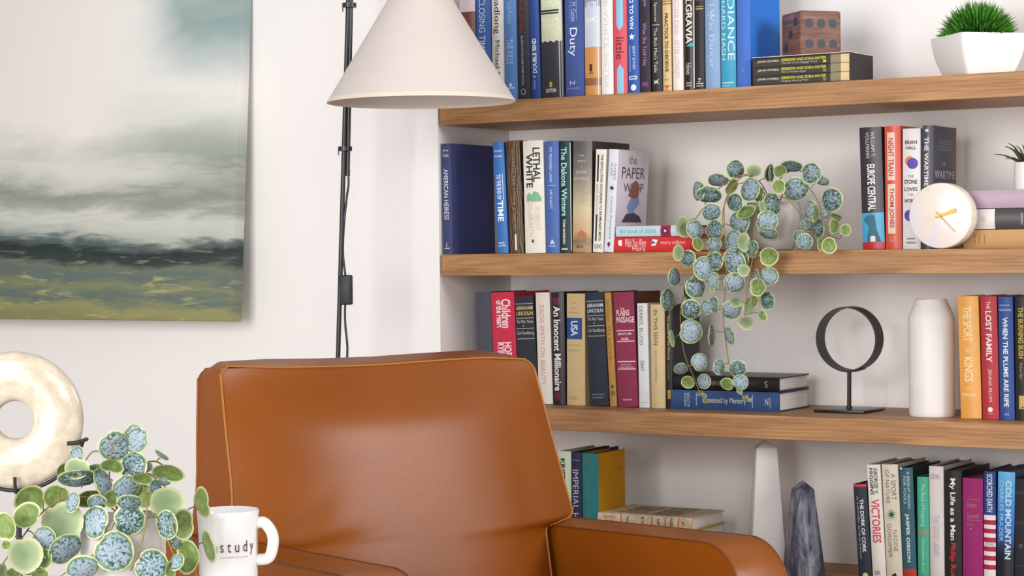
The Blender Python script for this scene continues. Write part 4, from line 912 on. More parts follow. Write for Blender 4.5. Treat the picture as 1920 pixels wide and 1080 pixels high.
k.color(k.mix(k.math('MULTIPLY', k.math('SUBTRACT', sp.outputs[0], .84), 10, True), gr, 'cfd3a0')); LEAFU = k.m
k = NT('leaf_under_side_pale', .55, .3)
uvn = k.add('ShaderNodeUVMap'); sp = k.add('ShaderNodeSeparateXYZ'); k.link(uvn.outputs[0], sp.inputs[0])
k.color(k.ramp(sp.outputs[0], [(.1, '7f9470'), (.7, '95a67c'), (.95, 'c2c69a')])); LEAFP = k.m
STEM = pm('8a7a50', .6, .3)
LID = [0]


def leaf_into(bm, uvl, c, nrm, maj, R, kind):
    """a cupped heart-round leaf, upper side along nrm, tip along maj"""
    LID[0] += 1
    nrm = nrm.normalized(); maj = (maj - nrm * maj.dot(nrm)).normalized(); sd = maj.cross(nrm)
    N = 18; cup_ = random.uniform(.10, .24) * R; fold = random.uniform(0, .16) * R
    idn = LID[0] * 2
    def pos(a, s, dz):
        x, y = math.sin(a), math.cos(a)
        # outline: round with a shallow notch at the stalk end (a = pi)
        d = abs(a - math.pi); rr = 1.0 - .17 * math.exp(-(d / .30) ** 2) + .05 * math.exp(-((a if a < math.pi else 2 * math.pi - a) / .35) ** 2)
        px_, py_ = x * rr * s * R, y * rr * s * R
        h = -cup_ * s * s + fold * abs(x * s) * -1
        return c + sd * px_ + maj * py_ + nrm * (h + dz)
    for side in (0, 1):
        dz = 0 if side == 0 else -.0006
        mi = (0 if kind in 'ax' else (1 if kind == 'b' else 2)) if False else (0 if side == 0 else (2 if kind == 'p' else 1))
        lv = [(0, None)] + [(s, [bm.verts.new(pos(2 * math.pi * i / N, s, dz)) for i in range(N)]) for s in (.35, .7, .88, 1.0)]
        c0 = bm.verts.new(pos(0, 0, dz))
        for (s0, A), (s1, B) in zip(lv, lv[1:]):
            for i in range(N):
                j = (i + 1) % N
                if A is None:
                    f = bm.faces.new((c0, B[i], B[j])); uv = ((0, (i + .5) / N), (s1, i / N), (s1, (i + 1) / N))
                else:
                    f = bm.faces.new((A[i], B[i], B[j], A[j])); uv = ((s0, i / N), (s1, i / N), (s1, (i + 1) / N), (s0, (i + 1) / N))
                f.material_index = mi; f.smooth = True
                for lp_, (uu, vv_) in zip(f.loops, uv): lp_[uvl].uv = (uu, vv_ + idn)


def vine_plant(root, vines, leaves, depth_fn, scale_r=1.13, stem_r=.0011):
    """vines: photo polylines (x, y, depth); leaves: (x, y, w, h, turn, kind) in photo pixels; every leaf joins its nearest vine"""
    W2L = root.matrix_world.inverted()
    polys = []
    for vn in vines:
        polys.append(spline([atD(x, y, d) for x, y, d in vn], 6))
    buckets = [[] for _ in vines]
    for lf in leaves:
        x, y = lf[0], lf[1]; best = (1e9, 0, None)
        for i, pl in enumerate(polys):
            for p in pl:
                q = proj(p); dd = (q[0] - x) ** 2 + (q[1] - y) ** 2
                if dd < best[0]: best = (dd, i, p)
        buckets[best[1]].append((lf, best[2]))
    for i, pl in enumerate(polys):
        bm = bmesh.new(); tube(bm, [W2L @ p for p in pl], stem_r, 6)
        bl = bmesh.new(); uvl = bl.loops.layers.uv.new('UVMap')
        for lf, near in buckets[i]:
            x, y, w, h, turn, kind = lf; d = depth_fn(x, y)
            c = atD(x, y, d); view = (CAM - c).normalized()
            R = max(w, h) / 2 / F_PX * d * scale_r; q = max(.12, min(w, h) / max(w, h))
            up_ = Vector((0, 0, 1)); rt = view.cross(up_).normalized() * -1; up_ = rt.cross(view).normalized() * -1
            if up_.z < 0: up_ = -up_
            th = math.radians(turn)
            ax_h = rt * math.cos(th) + up_ * math.sin(th); ax_v = up_ * math.cos(th) - rt * math.sin(th)
            major, minor = (ax_h, ax_v) if w >= h else (ax_v, ax_h)
            tl = math.acos(q) * random.choice((-1, 1))
            if w >= h and kind == 'a': tl = -abs(tl) if minor.z > 0 else abs(tl)
            nrm = view * math.cos(tl) + minor * math.sin(tl)
            nrm = (nrm + rt * random.uniform(-.06, .06)).normalized()
            if kind in 'bp': nrm = -nrm
            # the stalk end points to the vine
            back = (near - c); back = back - nrm * back.dot(nrm)
            tip = -back.normalized() if back.length > 1e-4 else Vector((0, 0, -1))
            leaf_into(bl, uvl, W2L @ c, W2L.to_3x3() @ nrm, W2L.to_3x3() @ tip, R, kind)
            a_ = W2L @ (c - tip * R * .72); n_ = W2L @ near
            if (a_ - n_).length > .002 and (a_ - n_).length < .12:
                mdl = (a_ + n_) / 2 + Vector((0, 0, .002)); tube(bm, spline([n_, mdl, a_], 3), stem_r * .8, 5)
        st_ = link_mesh('vine', bm, STEM, root, smooth=60)
        if buckets[i]: link_mesh('foliage', bl, [LEAF, LEAFU, LEAFP], st_, recalc=False)
        else: bl.free()


def pot_round(prof, mat, label, name, loc, cat='plant'):
    r = thing(name, label, cat, loc); bm = bmesh.new(); lathe(bm, prof, 56); link_mesh('pot', bm, mat, r, smooth=50); return r


POTM = pm('c9c4c0', .6, .25)
# hanging vine on the second shelf
pr = 51.5 / F_PX * 4.09
pcx, pcy = xat(1451, .085, ZS[2]), .085
PD = (Vector((pcx, pcy, ZS[2])) - CAM).dot(D0)
ph = (468 - 378) / F_PX * PD
vine1 = pot_round([(0, 0), (pr * .62, 0), (pr * .72, .003), (pr * .93, ph * .30), (pr, ph * .58), (pr * .985, ph * .85), (pr * .95, ph), (pr * .90, ph), (pr * .92, ph * .8), (pr * .6, ph * .75), (0, ph * .75)], POTM,
                  'trailing variegated vine in a rounded pale grey pot on the second shelf', 'trailing_plant', (pcx, pcy, ZS[2] + .0003))
bpy.context.view_layer.update()
bm = bmesh.new(); lathe(bm, [(0, ph * .86), (pr * .55, ph * .85), (pr * .9, ph * .80)], 32); link_mesh('soil', bm, pm('4a4032', .9, .1), vine1, smooth=50)
s5 = lambda L: [(1200 + a / 4.355, 280 + b / 4.355, w / 4.355, h / 4.355, t, kd) for a, b, w, h, t, kd in L]
s4 = lambda L: [(1240 + a / 4.154, 480 + b / 4.154, w / 4.154, h / 4.154, t, kd) for a, b, w, h, t, kd in L]
LV = s5([(785, 165, 130, 140, 10, 'a'), (640, 262, 155, 92, -8, 'a'), (460, 345, 85, 150, 0, 'a'), (560, 390, 190, 122, -12, 'a'), (580, 518, 145, 130, 0, 'a'), (888, 325, 140, 180, -12, 'a'), (770, 432, 118, 140, 10, 'a'),
         (800, 595, 150, 172, 0, 'a'), (872, 525, 150, 85, 28, 'b'), (1095, 445, 130, 175, 15, 'a'), (1275, 335, 190, 175, 0, 'a'), (1395, 195, 150, 160, 0, 'a'), (1235, 150, 160, 84, -5, 'a'), (1480, 268, 112, 70, -20, 'a'),
         (1555, 412, 160, 182, 0, 'a'), (1375, 497, 100, 152, 0, 'a'), (1528, 520, 66, 100, 12, 'a'), (1608, 545, 92, 44, -20, 'b'), (1365, 625, 104, 98, 0, 'a'), (1440, 650, 88, 140, 0, 'a'), (1300, 715, 92, 100, 0, 'a'),
         (1345, 757, 122, 120, 0, 'a'), (1672, 660, 84, 92, 0, 'b'), (1595, 628, 66, 112, -6, 'b'), (1540, 785, 112, 122, 0, 'b'), (1490, 772, 58, 100, 12, 'b'), (1035, 592, 162, 160, 0, 'a'), (1047, 702, 140, 80, -5, 'a'),
         (835, 760, 100, 140, 0, 'p'), (755, 745, 130, 162, -8, 'a'), (910, 815, 80, 132, -5, 'a'), (1050, 870, 142, 136, 0, 'b'), (780, 905, 190, 185, 0, 'a'), (852, 990, 80, 88, 0, 'p'), (600, 663, 128, 160, 0, 'a'),
         (456, 650, 118, 150, 10, 'a'), (345, 635, 118, 162, 10, 'p'), (480, 772, 76, 104, 20, 'b'), (325, 845, 82, 125, 0, 'p'), (386, 892, 112, 128, 0, 'a'), (605, 782, 110, 112, 0, 'a'), (598, 910, 128, 142, 0, 'a'),
         (545, 975, 180, 190, 0, 'a'), (1130, 305, 100, 112, 0, 'b'), (1140, 175, 100, 88, 20, 'b'), (1042, 190, 60, 135, -15, 'b'), (930, 182, 110, 90, 0, 'p'), (1090, 192, 40, 130, 0, 'a'), (960, 362, 62, 112, -20, 'b'), (1010, 470, 60, 90, 10, 'p'), (740, 300, 70, 130, -35, 'b'), (1440, 520, 50, 130, 0, 'b')])
LV += s4([(115, 165, 88, 132, 0, 'a'), (345, 95, 150, 170, 0, 'a'), (410, 40, 112, 130, 0, 'a'), (392, 190, 98, 120, 0, 'a'), (275, 240, 140, 165, 0, 'a'), (195, 285, 60, 112, 10, 'b'), (65, 345, 94, 160, 0, 'a'), (228, 420, 145, 140, 0, 'a'),
          (345, 400, 92, 104, 0, 'a'), (400, 382, 56, 120, 8, 'a'), (232, 588, 160, 170, 0, 'a'), (95, 640, 42, 120, 10, 'p'), (300, 827, 114, 126, 0, 'a'), (155, 882, 100, 78, 10, 'a'), (210, 977, 96, 88, -15, 'b'), (326, 977, 96, 106, 0, 'a'),
          (455, 865, 84, 112, 0, 'a'), (592, 880, 124, 120, 0, 'a'), (514, 1002, 100, 84, -20, 'b'), (615, 985, 112, 112, 0, 'a'), (545, 427, 140, 130, 0, 'a'), (580, 355, 84, 68, 0, 'p'), (570, 215, 150, 145, 0, 'a'), (565, 48, 150, 160, 0, 'a'),
          (642, 112, 90, 88, 0, 'p'), (725, 170, 44, 130, 0, 'a'), (755, 242, 112, 130, 0, 'b'), (840, 157, 130, 130, 0, 'a'), (815, 347, 102, 124, 0, 'a'), (695, 392, 84, 120, 0, 'p'), (720, 350, 40, 92, 0, 'b'), (782, 466, 54, 84, 25, 'b'),
          (660, 515, 116, 94, 0, 'p'), (408, 622, 46, 160, 0, 'a'), (518, 625, 66, 132, 18, 'a'), (835, 25, 112, 72, 0, 'p'), (395, 262, 40, 40, 0, 'p'), (296, 1060, 50, 34, 30, 'p'), (330, 1092, 44, 30, -30, 'p'), (345, 1128, 36, 26, 20, 'b'), (612, 1052, 46, 34, -30, 'p'), (650, 1090, 46, 30, 25, 'p'), (688, 1126, 34, 26, 0, 'b')])


def sY(x, y, Y): return (onY(x, y, Y) - CAM).dot(D0)


def dep1(x, y):
    r = random.uniform(-.012, .012)
    if y > 445: return sY(x, y, -.05 + r)
    if x > 1490: return sY(x, y, .035 + r)
    if y < 330: return sY(x, y, .04 + r * 2)
    if x < 1345: return sY(x, y, -.035 + r)
    return sY(x, y, .0 + r)


def VN(L): return [(x, y, sY(x, y, Y)) for x, y, Y in L]


vine_plant(vine1, [
    VN([(1440, 385, .07), (1425, 350, .05), (1385, 345, .01), (1358, 385, -.03), (1352, 440, -.04), (1330, 480, -.045), (1305, 520, -.05), (1280, 560, -.05), (1276, 610, -.05), (1284, 665, -.05), (1300, 705, -.05), (1312, 735, -.05), (1322, 752, -.05)]),
    VN([(1445, 385, .07), (1428, 345, .04), (1395, 330, .0), (1362, 370, -.035), (1358, 420, -.045), (1362, 480, -.05), (1360, 545, -.05), (1356, 590, -.05), (1361, 640, -.05), (1369, 690, -.05), (1384, 728, -.05), (1395, 748, -.05)]),
    VN([(1455, 385, .07), (1430, 372, .03), (1415, 420, -.02), (1413, 470, -.045), (1405, 520, -.05), (1398, 570, -.05), (1395, 605, -.05)]),
    VN([(1460, 385, .07), (1480, 335, .05), (1510, 345, .04), (1535, 380, .035), (1545, 420, .035), (1553, 440, .03), (1575, 448, .03)]),
    VN([(1440, 385, .07), (1405, 330, .03), (1370, 338, .0), (1335, 365, -.02), (1315, 395, -.03), (1305, 410, -.035)]),
    VN([(1452, 385, .08), (1460, 340, .085), (1485, 320, .07), (1520, 325, .06)]),
    VN([(1455, 385, .05), (1470, 370, .01), (1500, 400, .02), (1515, 430, .03), (1490, 460, .02)]),
], LV, dep1)
# vine on the side table
PD2 = 2.53
pr2 = 79 / F_PX * PD2
pc2 = atD(231, 1000, PD2)
rimz = atD(231, 968, PD2).z
ph2 = rimz - ZT
vine2 = pot_round([(0, 0), (pr2 * .66, 0), (pr2 * .76, .003), (pr2 * .95, ph2 * .35), (pr2, ph2 * .6), (pr2 * 1.0, ph2 * .9), (pr2 * .98, ph2), (pr2 * .92, ph2), (pr2 * .93, ph2 * .85), (pr2 * .6, ph2 * .8), (0, ph2 * .8)], POTM,
                  'bushy variegated vine in a grey pot on the side table, next to the mug', 'potted_plant', (pc2.x, pc2.y, ZT + .0003))
bpy.context.view_layer.update()
bm = bmesh.new(); lathe(bm, [(0, ph2 * .9), (pr2 * .55, ph2 * .89), (pr2 * .92, ph2 * .83)], 32); link_mesh('soil', bm, pm('3d3528', .9, .1), vine2, smooth=50)
s6 = lambda L: [(a / 3.6, 780 + b / 3.6, w / 3.6, h / 3.6, t, kd) for a, b, w, h, t, kd in L]
LV2 = s6([(770, 207, 195, 190, 0, 'a'), (902, 152, 150, 182, 0, 'a'), (888, 340, 160, 185, -10, 'a'), (505, 262, 80, 118, -25, 'a'), (520, 362, 150, 132, 0, 'p'), (525, 445, 245, 105, 5, 'a'), (420, 365, 66, 100, -25, 'b'), (760, 328, 145, 78, -15, 'b'),
          (722, 455, 100, 215, 22, 'a'), (855, 497, 175, 150, 25, 'a'), (1082, 275, 100, 26, -40, 'a'), (1142, 367, 205, 100, -12, 'b'), (1115, 447, 80, 60, 0, 'a'), (1132, 572, 212, 190, 0, 'p'), (1345, 592, 80, 200, 12, 'b'), (1112, 737, 130, 182, 10, 'a'),
          (1225, 732, 140, 190, 0, 'b'), (1195, 855, 62, 80, 20, 'a'), (870, 707, 192, 190, 0, 'a'), (872, 600, 155, 90, 0, 'a'), (635, 717, 155, 205, -10, 'a'), (420, 722, 250, 240, 0, 'p'), (382, 537, 165, 150, 0, 'b'), (202, 562, 200, 180, 30, 'b'),
          (190, 682, 175, 150, 30, 'b'), (48, 745, 130, 180, 15, 'b'), (292, 832, 152, 150, 0, 'a'), (450, 912, 220, 160, 35, 'a'), (162, 937, 212, 220, 0, 'p'), (770, 912, 242, 245, 0, 'a'), (240, 1022, 172, 100, 25, 'a'), (310, 962, 92, 122, 0, 'b'),
          (560, 1045, 205, 150, 10, 'a'), (1020, 1012, 205, 205, 0, 'a'), (1185, 982, 84, 112, -35, 'a'), (1287, 950, 132, 212, 0, 'b'), (1388, 885, 60, 212, 14, 'b'), (45, 870, 60, 58, 0, 'b'), (985, 352, 82, 66, 0, 'a'), (965, 415, 130, 70, -10, 'b'),
          (1055, 485, 80, 104, 0, 'a'), (5, 1052, 60, 100, 0, 'p'), (90, 1070, 100, 60, 0, 'b'), (365, 1092, 90, 40, 0, 'p'), (640, 350, 100, 60, 0, 'p'), (600, 545, 170, 100, 10, 'b'), (990, 540, 120, 150, 0, 'b'), (480, 580, 80, 130, -15, 'a'), (1140, 1040, 60, 110, 0, 'b'), (655, 590, 120, 90, 0, 'a'), (740, 560, 90, 110, 0, 'b'), (270, 1080, 110, 60, 0, 'b')])


def dep2(x, y):
    r = random.uniform(-.012, .012)
    if y > 985: return PD2 - .075 + r * .8 if x < 330 else PD2 - .03 + r * .5
    if y > 940: return PD2 - .055 + r
    if y < 870: return PD2 + .01 + r
    return PD2 - .025 + r


D2 = PD2
vine_plant(vine2, [
    [(222, 965, D2), (212, 930, D2), (205, 890, D2), (208, 860, D2), (215, 830, D2), (240, 815, D2)],
    [(228, 965, D2), (195, 915, D2), (165, 900, D2 - .01), (150, 885, D2), (170, 850, D2), (185, 846, D2)],
    [(225, 965, D2), (180, 935, D2 - .02), (120, 935, D2 - .04), (75, 965, D2 - .05), (40, 1010, D2 - .06), (10, 1050, D2 - .06), (-5, 1075, D2 - .06)],
    [(230, 965, D2), (215, 980, D2 - .05), (205, 1000, D2 - .065), (180, 1035, D2 - .07), (150, 1062, D2 - .07)],
    [(240, 965, D2), (262, 905, D2), (275, 935, D2 - .05), (272, 985, D2 - .065), (262, 1030, D2 - .065), (245, 1070, D2 - .065)],
    [(240, 960, D2), (270, 890, D2 - .01), (300, 905, D2 - .01), (330, 935, D2 - .01), (348, 965, D2 - .015), (356, 1010, D2 - .02), (362, 1050, D2 - .02), (370, 1085, D2 - .02)],
    [(245, 965, D2), (285, 960, D2 - .04), (310, 1005, D2 - .05), (325, 1040, D2 - .05), (330, 1075, D2 - .05)],
    [(240, 960, D2), (262, 880, D2 + .01), (290, 865, D2 + .01), (315, 880, D2)],
], LV2, dep2, stem_r=.0010)

# ------------------------------------------------------------------ stone disc on a wire stand
GD = 2.62
gc = atD(29, 787, GD); gr_ = 128 / F_PX * GD; gh = 35 / F_PX * GD
k = NT('polished_cream_stone', .16, .5); v = k.mapping((1, 1, 1)); k.color(k.ramp(k.noise(v, 55, 6, .65), [(.3, 'b6a993'), (.5, 'c9bba7'), (.72, 'dacebd')])); STONE = k.m
stone = thing('stone_disc', 'polished cream stone ring standing upright in a black wire holder', 'ornament', (gc.x, gc.y, gc.z))
fy = math.atan2(R0.y, R0.x)
stone.rotation_euler = (0, 0, fy)
bm = bmesh.new(); pr_ = []
N = 20; hw = (gr_ - gh) / 2; cr = (gr_ + gh) / 2
for i in range(N + 1):
    t = 2 * math.pi * i / N; pr_.append((cr + hw * math.cos(t), .013 * math.copysign(abs(math.sin(t)) ** .7, math.sin(t))))
lathe(bm, pr_, 72); bmesh.ops.remove_doubles(bm, verts=bm.verts[:], dist=1e-6); bmesh.ops.rotate(bm, verts=bm.verts[:], cent=(0, 0, 0), matrix=Matrix.Rotation(math.pi / 2, 3, 'X'))
link_mesh('ring_body', bm, STONE, stone, smooth=80)
hold = thing('display_stand', 'black wire display stand cradling the cream stone ring', 'stand', (gc.x, gc.y, ZT + .0003), (0, 0, fy))
gz = gc.z - ZT - .0003
BW = pm('29262a', .5, .4)
a_ = lambda x, y, dy=0: Vector(((x - 29) / F_PX * GD, dy, gz - (y - 787) / F_PX * GD))
bm = bmesh.new(); box(bm, -.045, .045, -.035, .035, 0, .004); link_mesh('stand_base', bm, BW, hold)
bm = bmesh.new(); tube(bm, [Vector((a_(33, 0).x, 0, .003)), a_(33, 919)], .0036, 10); link_mesh('post', bm, BW, hold, smooth=50)
cr_ = []
for i in range(25):
    t = math.radians(-162 + 144 * i / 24); R_ = gr_ + .0032
    cr_.append(Vector((R_ * math.cos(t), 0, gz + R_ * math.sin(t))))
bm = bmesh.new(); tube(bm, cr_, .0026, 8); link_mesh('cradle', bm, BW, hold, smooth=60)
for t in (-162, -18):
    e = Vector(((gr_ + .0032) * math.cos(math.radians(t)), 0, gz + (gr_ + .0032) * math.sin(math.radians(t))))
    bm = bmesh.new(); tube(bm, [e + Vector((0, .022, 0)), e + Vector((0, -.018, .001))], .0026, 8); tube(bm, [e + Vector((0, -.018, .0)), e + Vector((-.016 if t == -18 else .016, -.0185, -.0015))], .0026, 8); link_mesh('hook', bm, BW, hold, smooth=60)
bm = bmesh.new(); tube(bm, [a_(33, 921) + Vector((0, .02, 0)), a_(33, 920) + Vector((0, -.017, 0)), a_(33, 892) + Vector((0, -.0185, 0))], .0022, 8); link_mesh('front_prong', bm, BW, hold, smooth=60)

# ------------------------------------------------------------------ ornaments on the shelves
# ring stand
zb = ZS[3]
q = [onZ(1533, 774.5, zb), onZ(1621.5, 778.5, zb), onZ(1652.5, 767.5, zb), onZ(1565, 763.5, zb)]
cx_ = sum(p.x for p in q) / 4; cy_ = sum(p.y for p in q) / 4
bw = ((q[1] - q[0]).length + (q[2] - q[3]).length) / 4; bd = ((q[2] - q[1]).length + (q[3] - q[0]).length) / 4
IRON = pm('2c2627', .5, .45, .1)
ring = thing('ring_sculpture', 'dark metal hoop on a thin post with square base, third shelf', 'ornament', (cx_, cy_, zb + .0003))
bd = min(bd, .055)
bm = bmesh.new(); box(bm, -bw, bw, -bd, bd, 0, .0055); bevel(bm, .0015, 2); link_mesh('base_plate', bm, pm('1d1b1d', .3, .5), ring, smooth=40)
dR = (Vector((cx_, cy_, zb)) - CAM).dot(D0)
k_ = dR / F_PX
zc = atD(1593, 635.5, dR).z - zb; rr_ = 60.5 * k_; xo = xat(1593, cy_, zb + zc) - cx_
x2 = xat(1592, cy_, zb + .02) - cx_
bm = bmesh.new(); tube(bm, [(x2, 0, .005), (x2 * .5 + xo * .5, 0, zc - rr_ + .001)], .0042, 14); tube(bm, [(x2, 0, .005), (x2, 0, .009)], .0062, 14); link_mesh('post', bm, IRON, ring, smooth=50)
bm = bmesh.new(); hb_ = .0195; tt = .0026
prf = [(rr_, -hb_), (rr_, hb_), (rr_ - tt, hb_), (rr_ - tt, -hb_), (rr_, -hb_)]
lathe(bm, prf, 72); bmesh.ops.remove_doubles(bm, verts=bm.verts[:], dist=1e-6); bmesh.ops.rotate(bm, verts=bm.verts[:], cent=(0, 0, 0), matrix=Matrix.Rotation(math.pi / 2, 3, 'X')); bmesh.ops.translate(bm, verts=bm.verts[:], vec=(xo, 0, zc)); link_mesh('hoop', bm, IRON, ring, smooth=50)
bm = bmesh.new()
aP = [Vector((xo + (rr_ + .0022) * math.sin(t), 0, zc - (rr_ + .0022) * math.cos(t))) for t in [math.radians(-26 + 4 * i) for i in range(14)]]
for a1, b1_ in zip(aP, aP[1:]):
    vs_ = [bm.verts.new(p + Vector((0, s, 0))) for p, s in ((a1, -.011), (b1_, -.011), (b1_, .011), (a1, .011))]
    vt_ = [bm.verts.new(p_.co + Vector((0, 0, .0022))) for p_ in vs_]
    for f_ in ((0, 1, 2, 3),): bm.faces.new([vs_[i] for i in f_]); bm.faces.new([vt_[i] for i in f_[::-1]])
    for i in range(4): bm.faces.new((vs_[i], vs_[(i + 1) % 4], vt_[(i + 1) % 4], vt_[i]))
link_mesh('saddle', bm, IRON, ring)
# vase
fp = onZ(1757, 783, zb); rv = 43.2 / F_PX * 3.97
vc = fp + D0 * rv; vd = (Vector((vc.x, vc.y, zb)) - CAM).dot(D0); kk = vd / F_PX
rv = 43 * kk
hv = atD(1757, 561, vd).z - zb
k = NT('white_ceramic', .45, .35); v = k.mapping((1, 1, 1)); k.color(k.mix(k.noise(v, 30, 5), 'e6e2df', 'eeebe8')); k.bump(k.noise(v, 240, 3), .05, .0005); CER = k.m
bm = bmesh.new(); lathe(bm, [(0, 0), (rv * .96, 0), (rv * .985, .003), (rv * .99, .01), (rv * 1.0, hv * .5), (rv * 1.0, hv * .835), (rv * .96, hv * .865), (rv * .70, hv * .985), (rv * .655, hv), (rv * .60, hv), (rv * .62, hv * .96), (rv * .88, hv * .83), (rv * .9, hv * .1), (0, hv * .06)], 72)
o = link_mesh('bottle_vase', bm, CER, smooth=35); o.location = (vc.x, vc.y, zb + .0003); tag(o, 'tall white matte bottle-shaped vase beside the golden orange book', 'vase')
# obelisks
k = NT('white_marble', .35, .4); v = k.mapping((1, 1, 1)); k.color(k.ramp(k.noise(v, 9, 6, .6, 1.5), [(.35, 'e6e3e0'), (.6, 'f0edea')])); MARW = k.m
k = NT('grey_marble', .3, .4)
v = k.mapping((26, 26, 7), rot=(math.radians(10), math.radians(38), 0)); a1_ = k.noise(v, 1.3, 6, .62, 1.1); b1n = k.noise(k.mapping((1, 1, 1)), 24, 5, .6)
k.color(k.ramp(k.math('ADD', k.math('MULTIPLY', a1_, .75), k.math('MULTIPLY', b1n, .25)), [(.36, '34353f'), (.46, '585968'), (.54, '868894'), (.64, 'b4b5be')])); MARG = k.m


def obelisk(cpx, Y, apex_y, sh_y, w_sh, w_low_y, w_low, beta, mat, label):
    zb = ZS[4]; X = xat(cpx, Y, zb + .1); d = (Vector((X, Y, zb)) - CAM).dot(D0); kx = d / F_PX
    zt = atD(cpx, apex_y, d).z - zb; zs = atD(cpx, sh_y, d).z - zb; zl = atD(cpx, w_low_y, d).z - zb
    cb = math.cos(beta)
    ws = w_sh * kx / cb / 2; wl = w_low * kx / cb / 2
    w0 = wl + (wl - ws) / (zs - zl) * zl
    bm = bmesh.new()
    sq = lambda w, z: [bm.verts.new(p) for p in ((-w, -w, z), (w, -w, z), (w, w, z), (-w, w, z))]
    A, B = sq(w0, 0), sq(ws, zs); t = bm.verts.new((0, 0, zt))
    bm.faces.new(A[::-1])
    for i in range(4):
        j = (i + 1) % 4; bm.faces.new((A[i], A[j], B[j], B[i])); bm.faces.new((B[i], B[j], t))
    bevel(bm, .0012, 2)
    o = link_mesh('obelisk', bm, mat, smooth=25); o.location = (X, Y, zb + .0003)
    fuv = R0 * math.cos(beta) + D0 * math.sin(beta); o.rotation_euler = (0, 0, math.atan2(fuv.y, fuv.x))
    tag(o, label, 'obelisk', 'stone obelisks on the lowest shelf'); return o


obelisk(1437, .15, 824, 839, 38, 1000, 58, math.radians(.5), MARW, 'tall white marble obelisk reaching almost to the shelf above')
obelisk(1506, .085, 900, 917, 28.5, 1075, 54, math.radians(24), MARG, 'shorter streaky grey marble obelisk in front of the white one')
# clock
zb = ZS[2]; Yk = .012
ck_r = 60.5 / F_PX * 3.92; X = xat(1762.5, Yk, zb + ck_r)
k = NT('onyx', .22, .45); v = k.mapping((1, 1, 1)); k.color(k.ramp(k.noise(v, 14, 5, .55, .8), [(.28, 'd9c6a2'), (.42, 'e9dfd0'), (.55, 'ecdcd6'), (.66, 'dcdce6'), (.8, 'efe8e0')])); ONYX = k.m
clock = thing('desk_clock', 'round marble desk clock with two gold hands on the second shelf', 'clock', (X, Yk, zb + .0003 + ck_r))
bm = bmesh.new(); th = .033; bv = .004
lathe(bm, [(0, -th), (ck_r - bv, -th), (ck_r - .0012, -th + .0012), (ck_r, -th + bv), (ck_r, -bv), (ck_r - .0012, -.0012), (ck_r - bv, 0), (0, 0)], 80)
bmesh.ops.rotate(bm, verts=bm.verts[:], cent=(0, 0, 0), matrix=Matrix.Rotation(math.pi / 2, 3, 'X')); link_mesh('clock_body', bm, ONYX, clock, smooth=40)
GOLD = pm('b8964a', .4, .5, 0, .05, .6)
def hand(name, ang, l, w0, w1, tail, y):
    bm = bmesh.new(); d = Vector((math.cos(ang), 0, math.sin(ang))); s = Vector((-math.sin(ang), 0, math.cos(ang)))
    P = [d * -tail - s * w0, d * -tail + s * w0, d * l + s * w1, d * l - s * w1]
    A = [bm.verts.new(p + Vector((0, y, 0))) for p in P]; B = [bm.verts.new(p + Vector((0, y - .0008, 0))) for p in P]
    bm.faces.new(A); bm.faces.new(B[::-1])
    for i in range(4): bm.faces.new((A[i], A[(i + 1) % 4], B[(i + 1) % 4], B[i]))
    link_mesh(name, bm, GOLD, clock)
hand('hour_hand', math.radians(17), .033, .0014, .0040, .009, -.003)
hand('minute_hand', math.radians(-46), .042, .0012, .0006, .009, -.0045)
bm = bmesh.new(); lathe(bm, [(0, 0), (.003, 0), (.003, .0065), (0, .0065)], 16); bmesh.ops.rotate(bm, verts=bm.verts[:], cent=(0, 0, 0), matrix=Matrix.Rotation(math.pi / 2, 3, 'X')); link_mesh('spindle', bm, GOLD, clock, smooth=40)
# grass pot on the top shelf
zb = ZS[1]
k = NT('white_glaze', .2, .45); k.color(k.mix(k.noise(k.mapping((1, 1, 1)), 8), 'ebe8e6', 'efedeb')); GLZ = k.m
gb = math.radians(15)
gu = R0 * math.cos(gb) + D0 * math.sin(gb)
Xc = xat(1814, .045, zb); fc = Vector((Xc, .045, zb))            # front bottom corner
gd = (fc - CAM).dot(D0); kg = gd / F_PX
b0 = 92 * kg / math.cos(gb); t0 = 131 * kg / math.cos(gb); hg = 80 * kg
gn = R0 * math.sin(gb) - D0 * math.cos(gb)
gc_ = fc + gu * (b0 / 2) - gn * (b0 / 2)
grass = thing('potted_grass', 'tufted green artificial grass in a square white tapered pot, top shelf', 'plant', (gc_.x, gc_.y, zb + .0003), (0, 0, math.atan2(gu.y, gu.x)))
bm = bmesh.new()
def rsq(w, z, r):
    P = []
    for (sx_, sy_, a0) in ((1, 1, 0), (-1, 1, 90), (-1, -1, 180), (1, -1, 270)):
        for i in range(5):
            t = math.radians(a0 + 22.5 * i); P.append(bm.verts.new((sx_ * (w - r) + r * math.cos(t), sy_ * (w - r) + r * math.sin(t), z)))
    return P
lv = []
for i in range(9):
    s = i / 8; w = (b0 / 2) + (t0 / 2 - b0 / 2) * (1 - (1 - s) ** 1.9); lv.append(rsq(w, s * hg, .006 + .004 * s))
inn = [rsq(t0 / 2 - .005, hg, .007), rsq(t0 / 2 - .008, hg * .8, .007)]
seq = lv + inn
for A, B in zip(seq, seq[1:]):
    for i in range(20): bm.faces.new((A[i], A[(i + 1) % 20], B[(i + 1) % 20], B[i]))
bm.faces.new(lv[0][::-1]); bm.faces.new(inn[1])
link_mesh('pot', bm, GLZ, grass, smooth=35)
k = NT('grass_blade', .45, .35); gi = k.add('ShaderNodeNewGeometry'); k.color(k.ramp(gi.outputs['Random Per Island'], [(.0, '1f4a1c'), (.35, '2f6b22'), (.7, '52962f'), (1, '7dbb45')])); GRS = k.m
bm = bmesh.new(); rg = t0 / 2 * 1.16
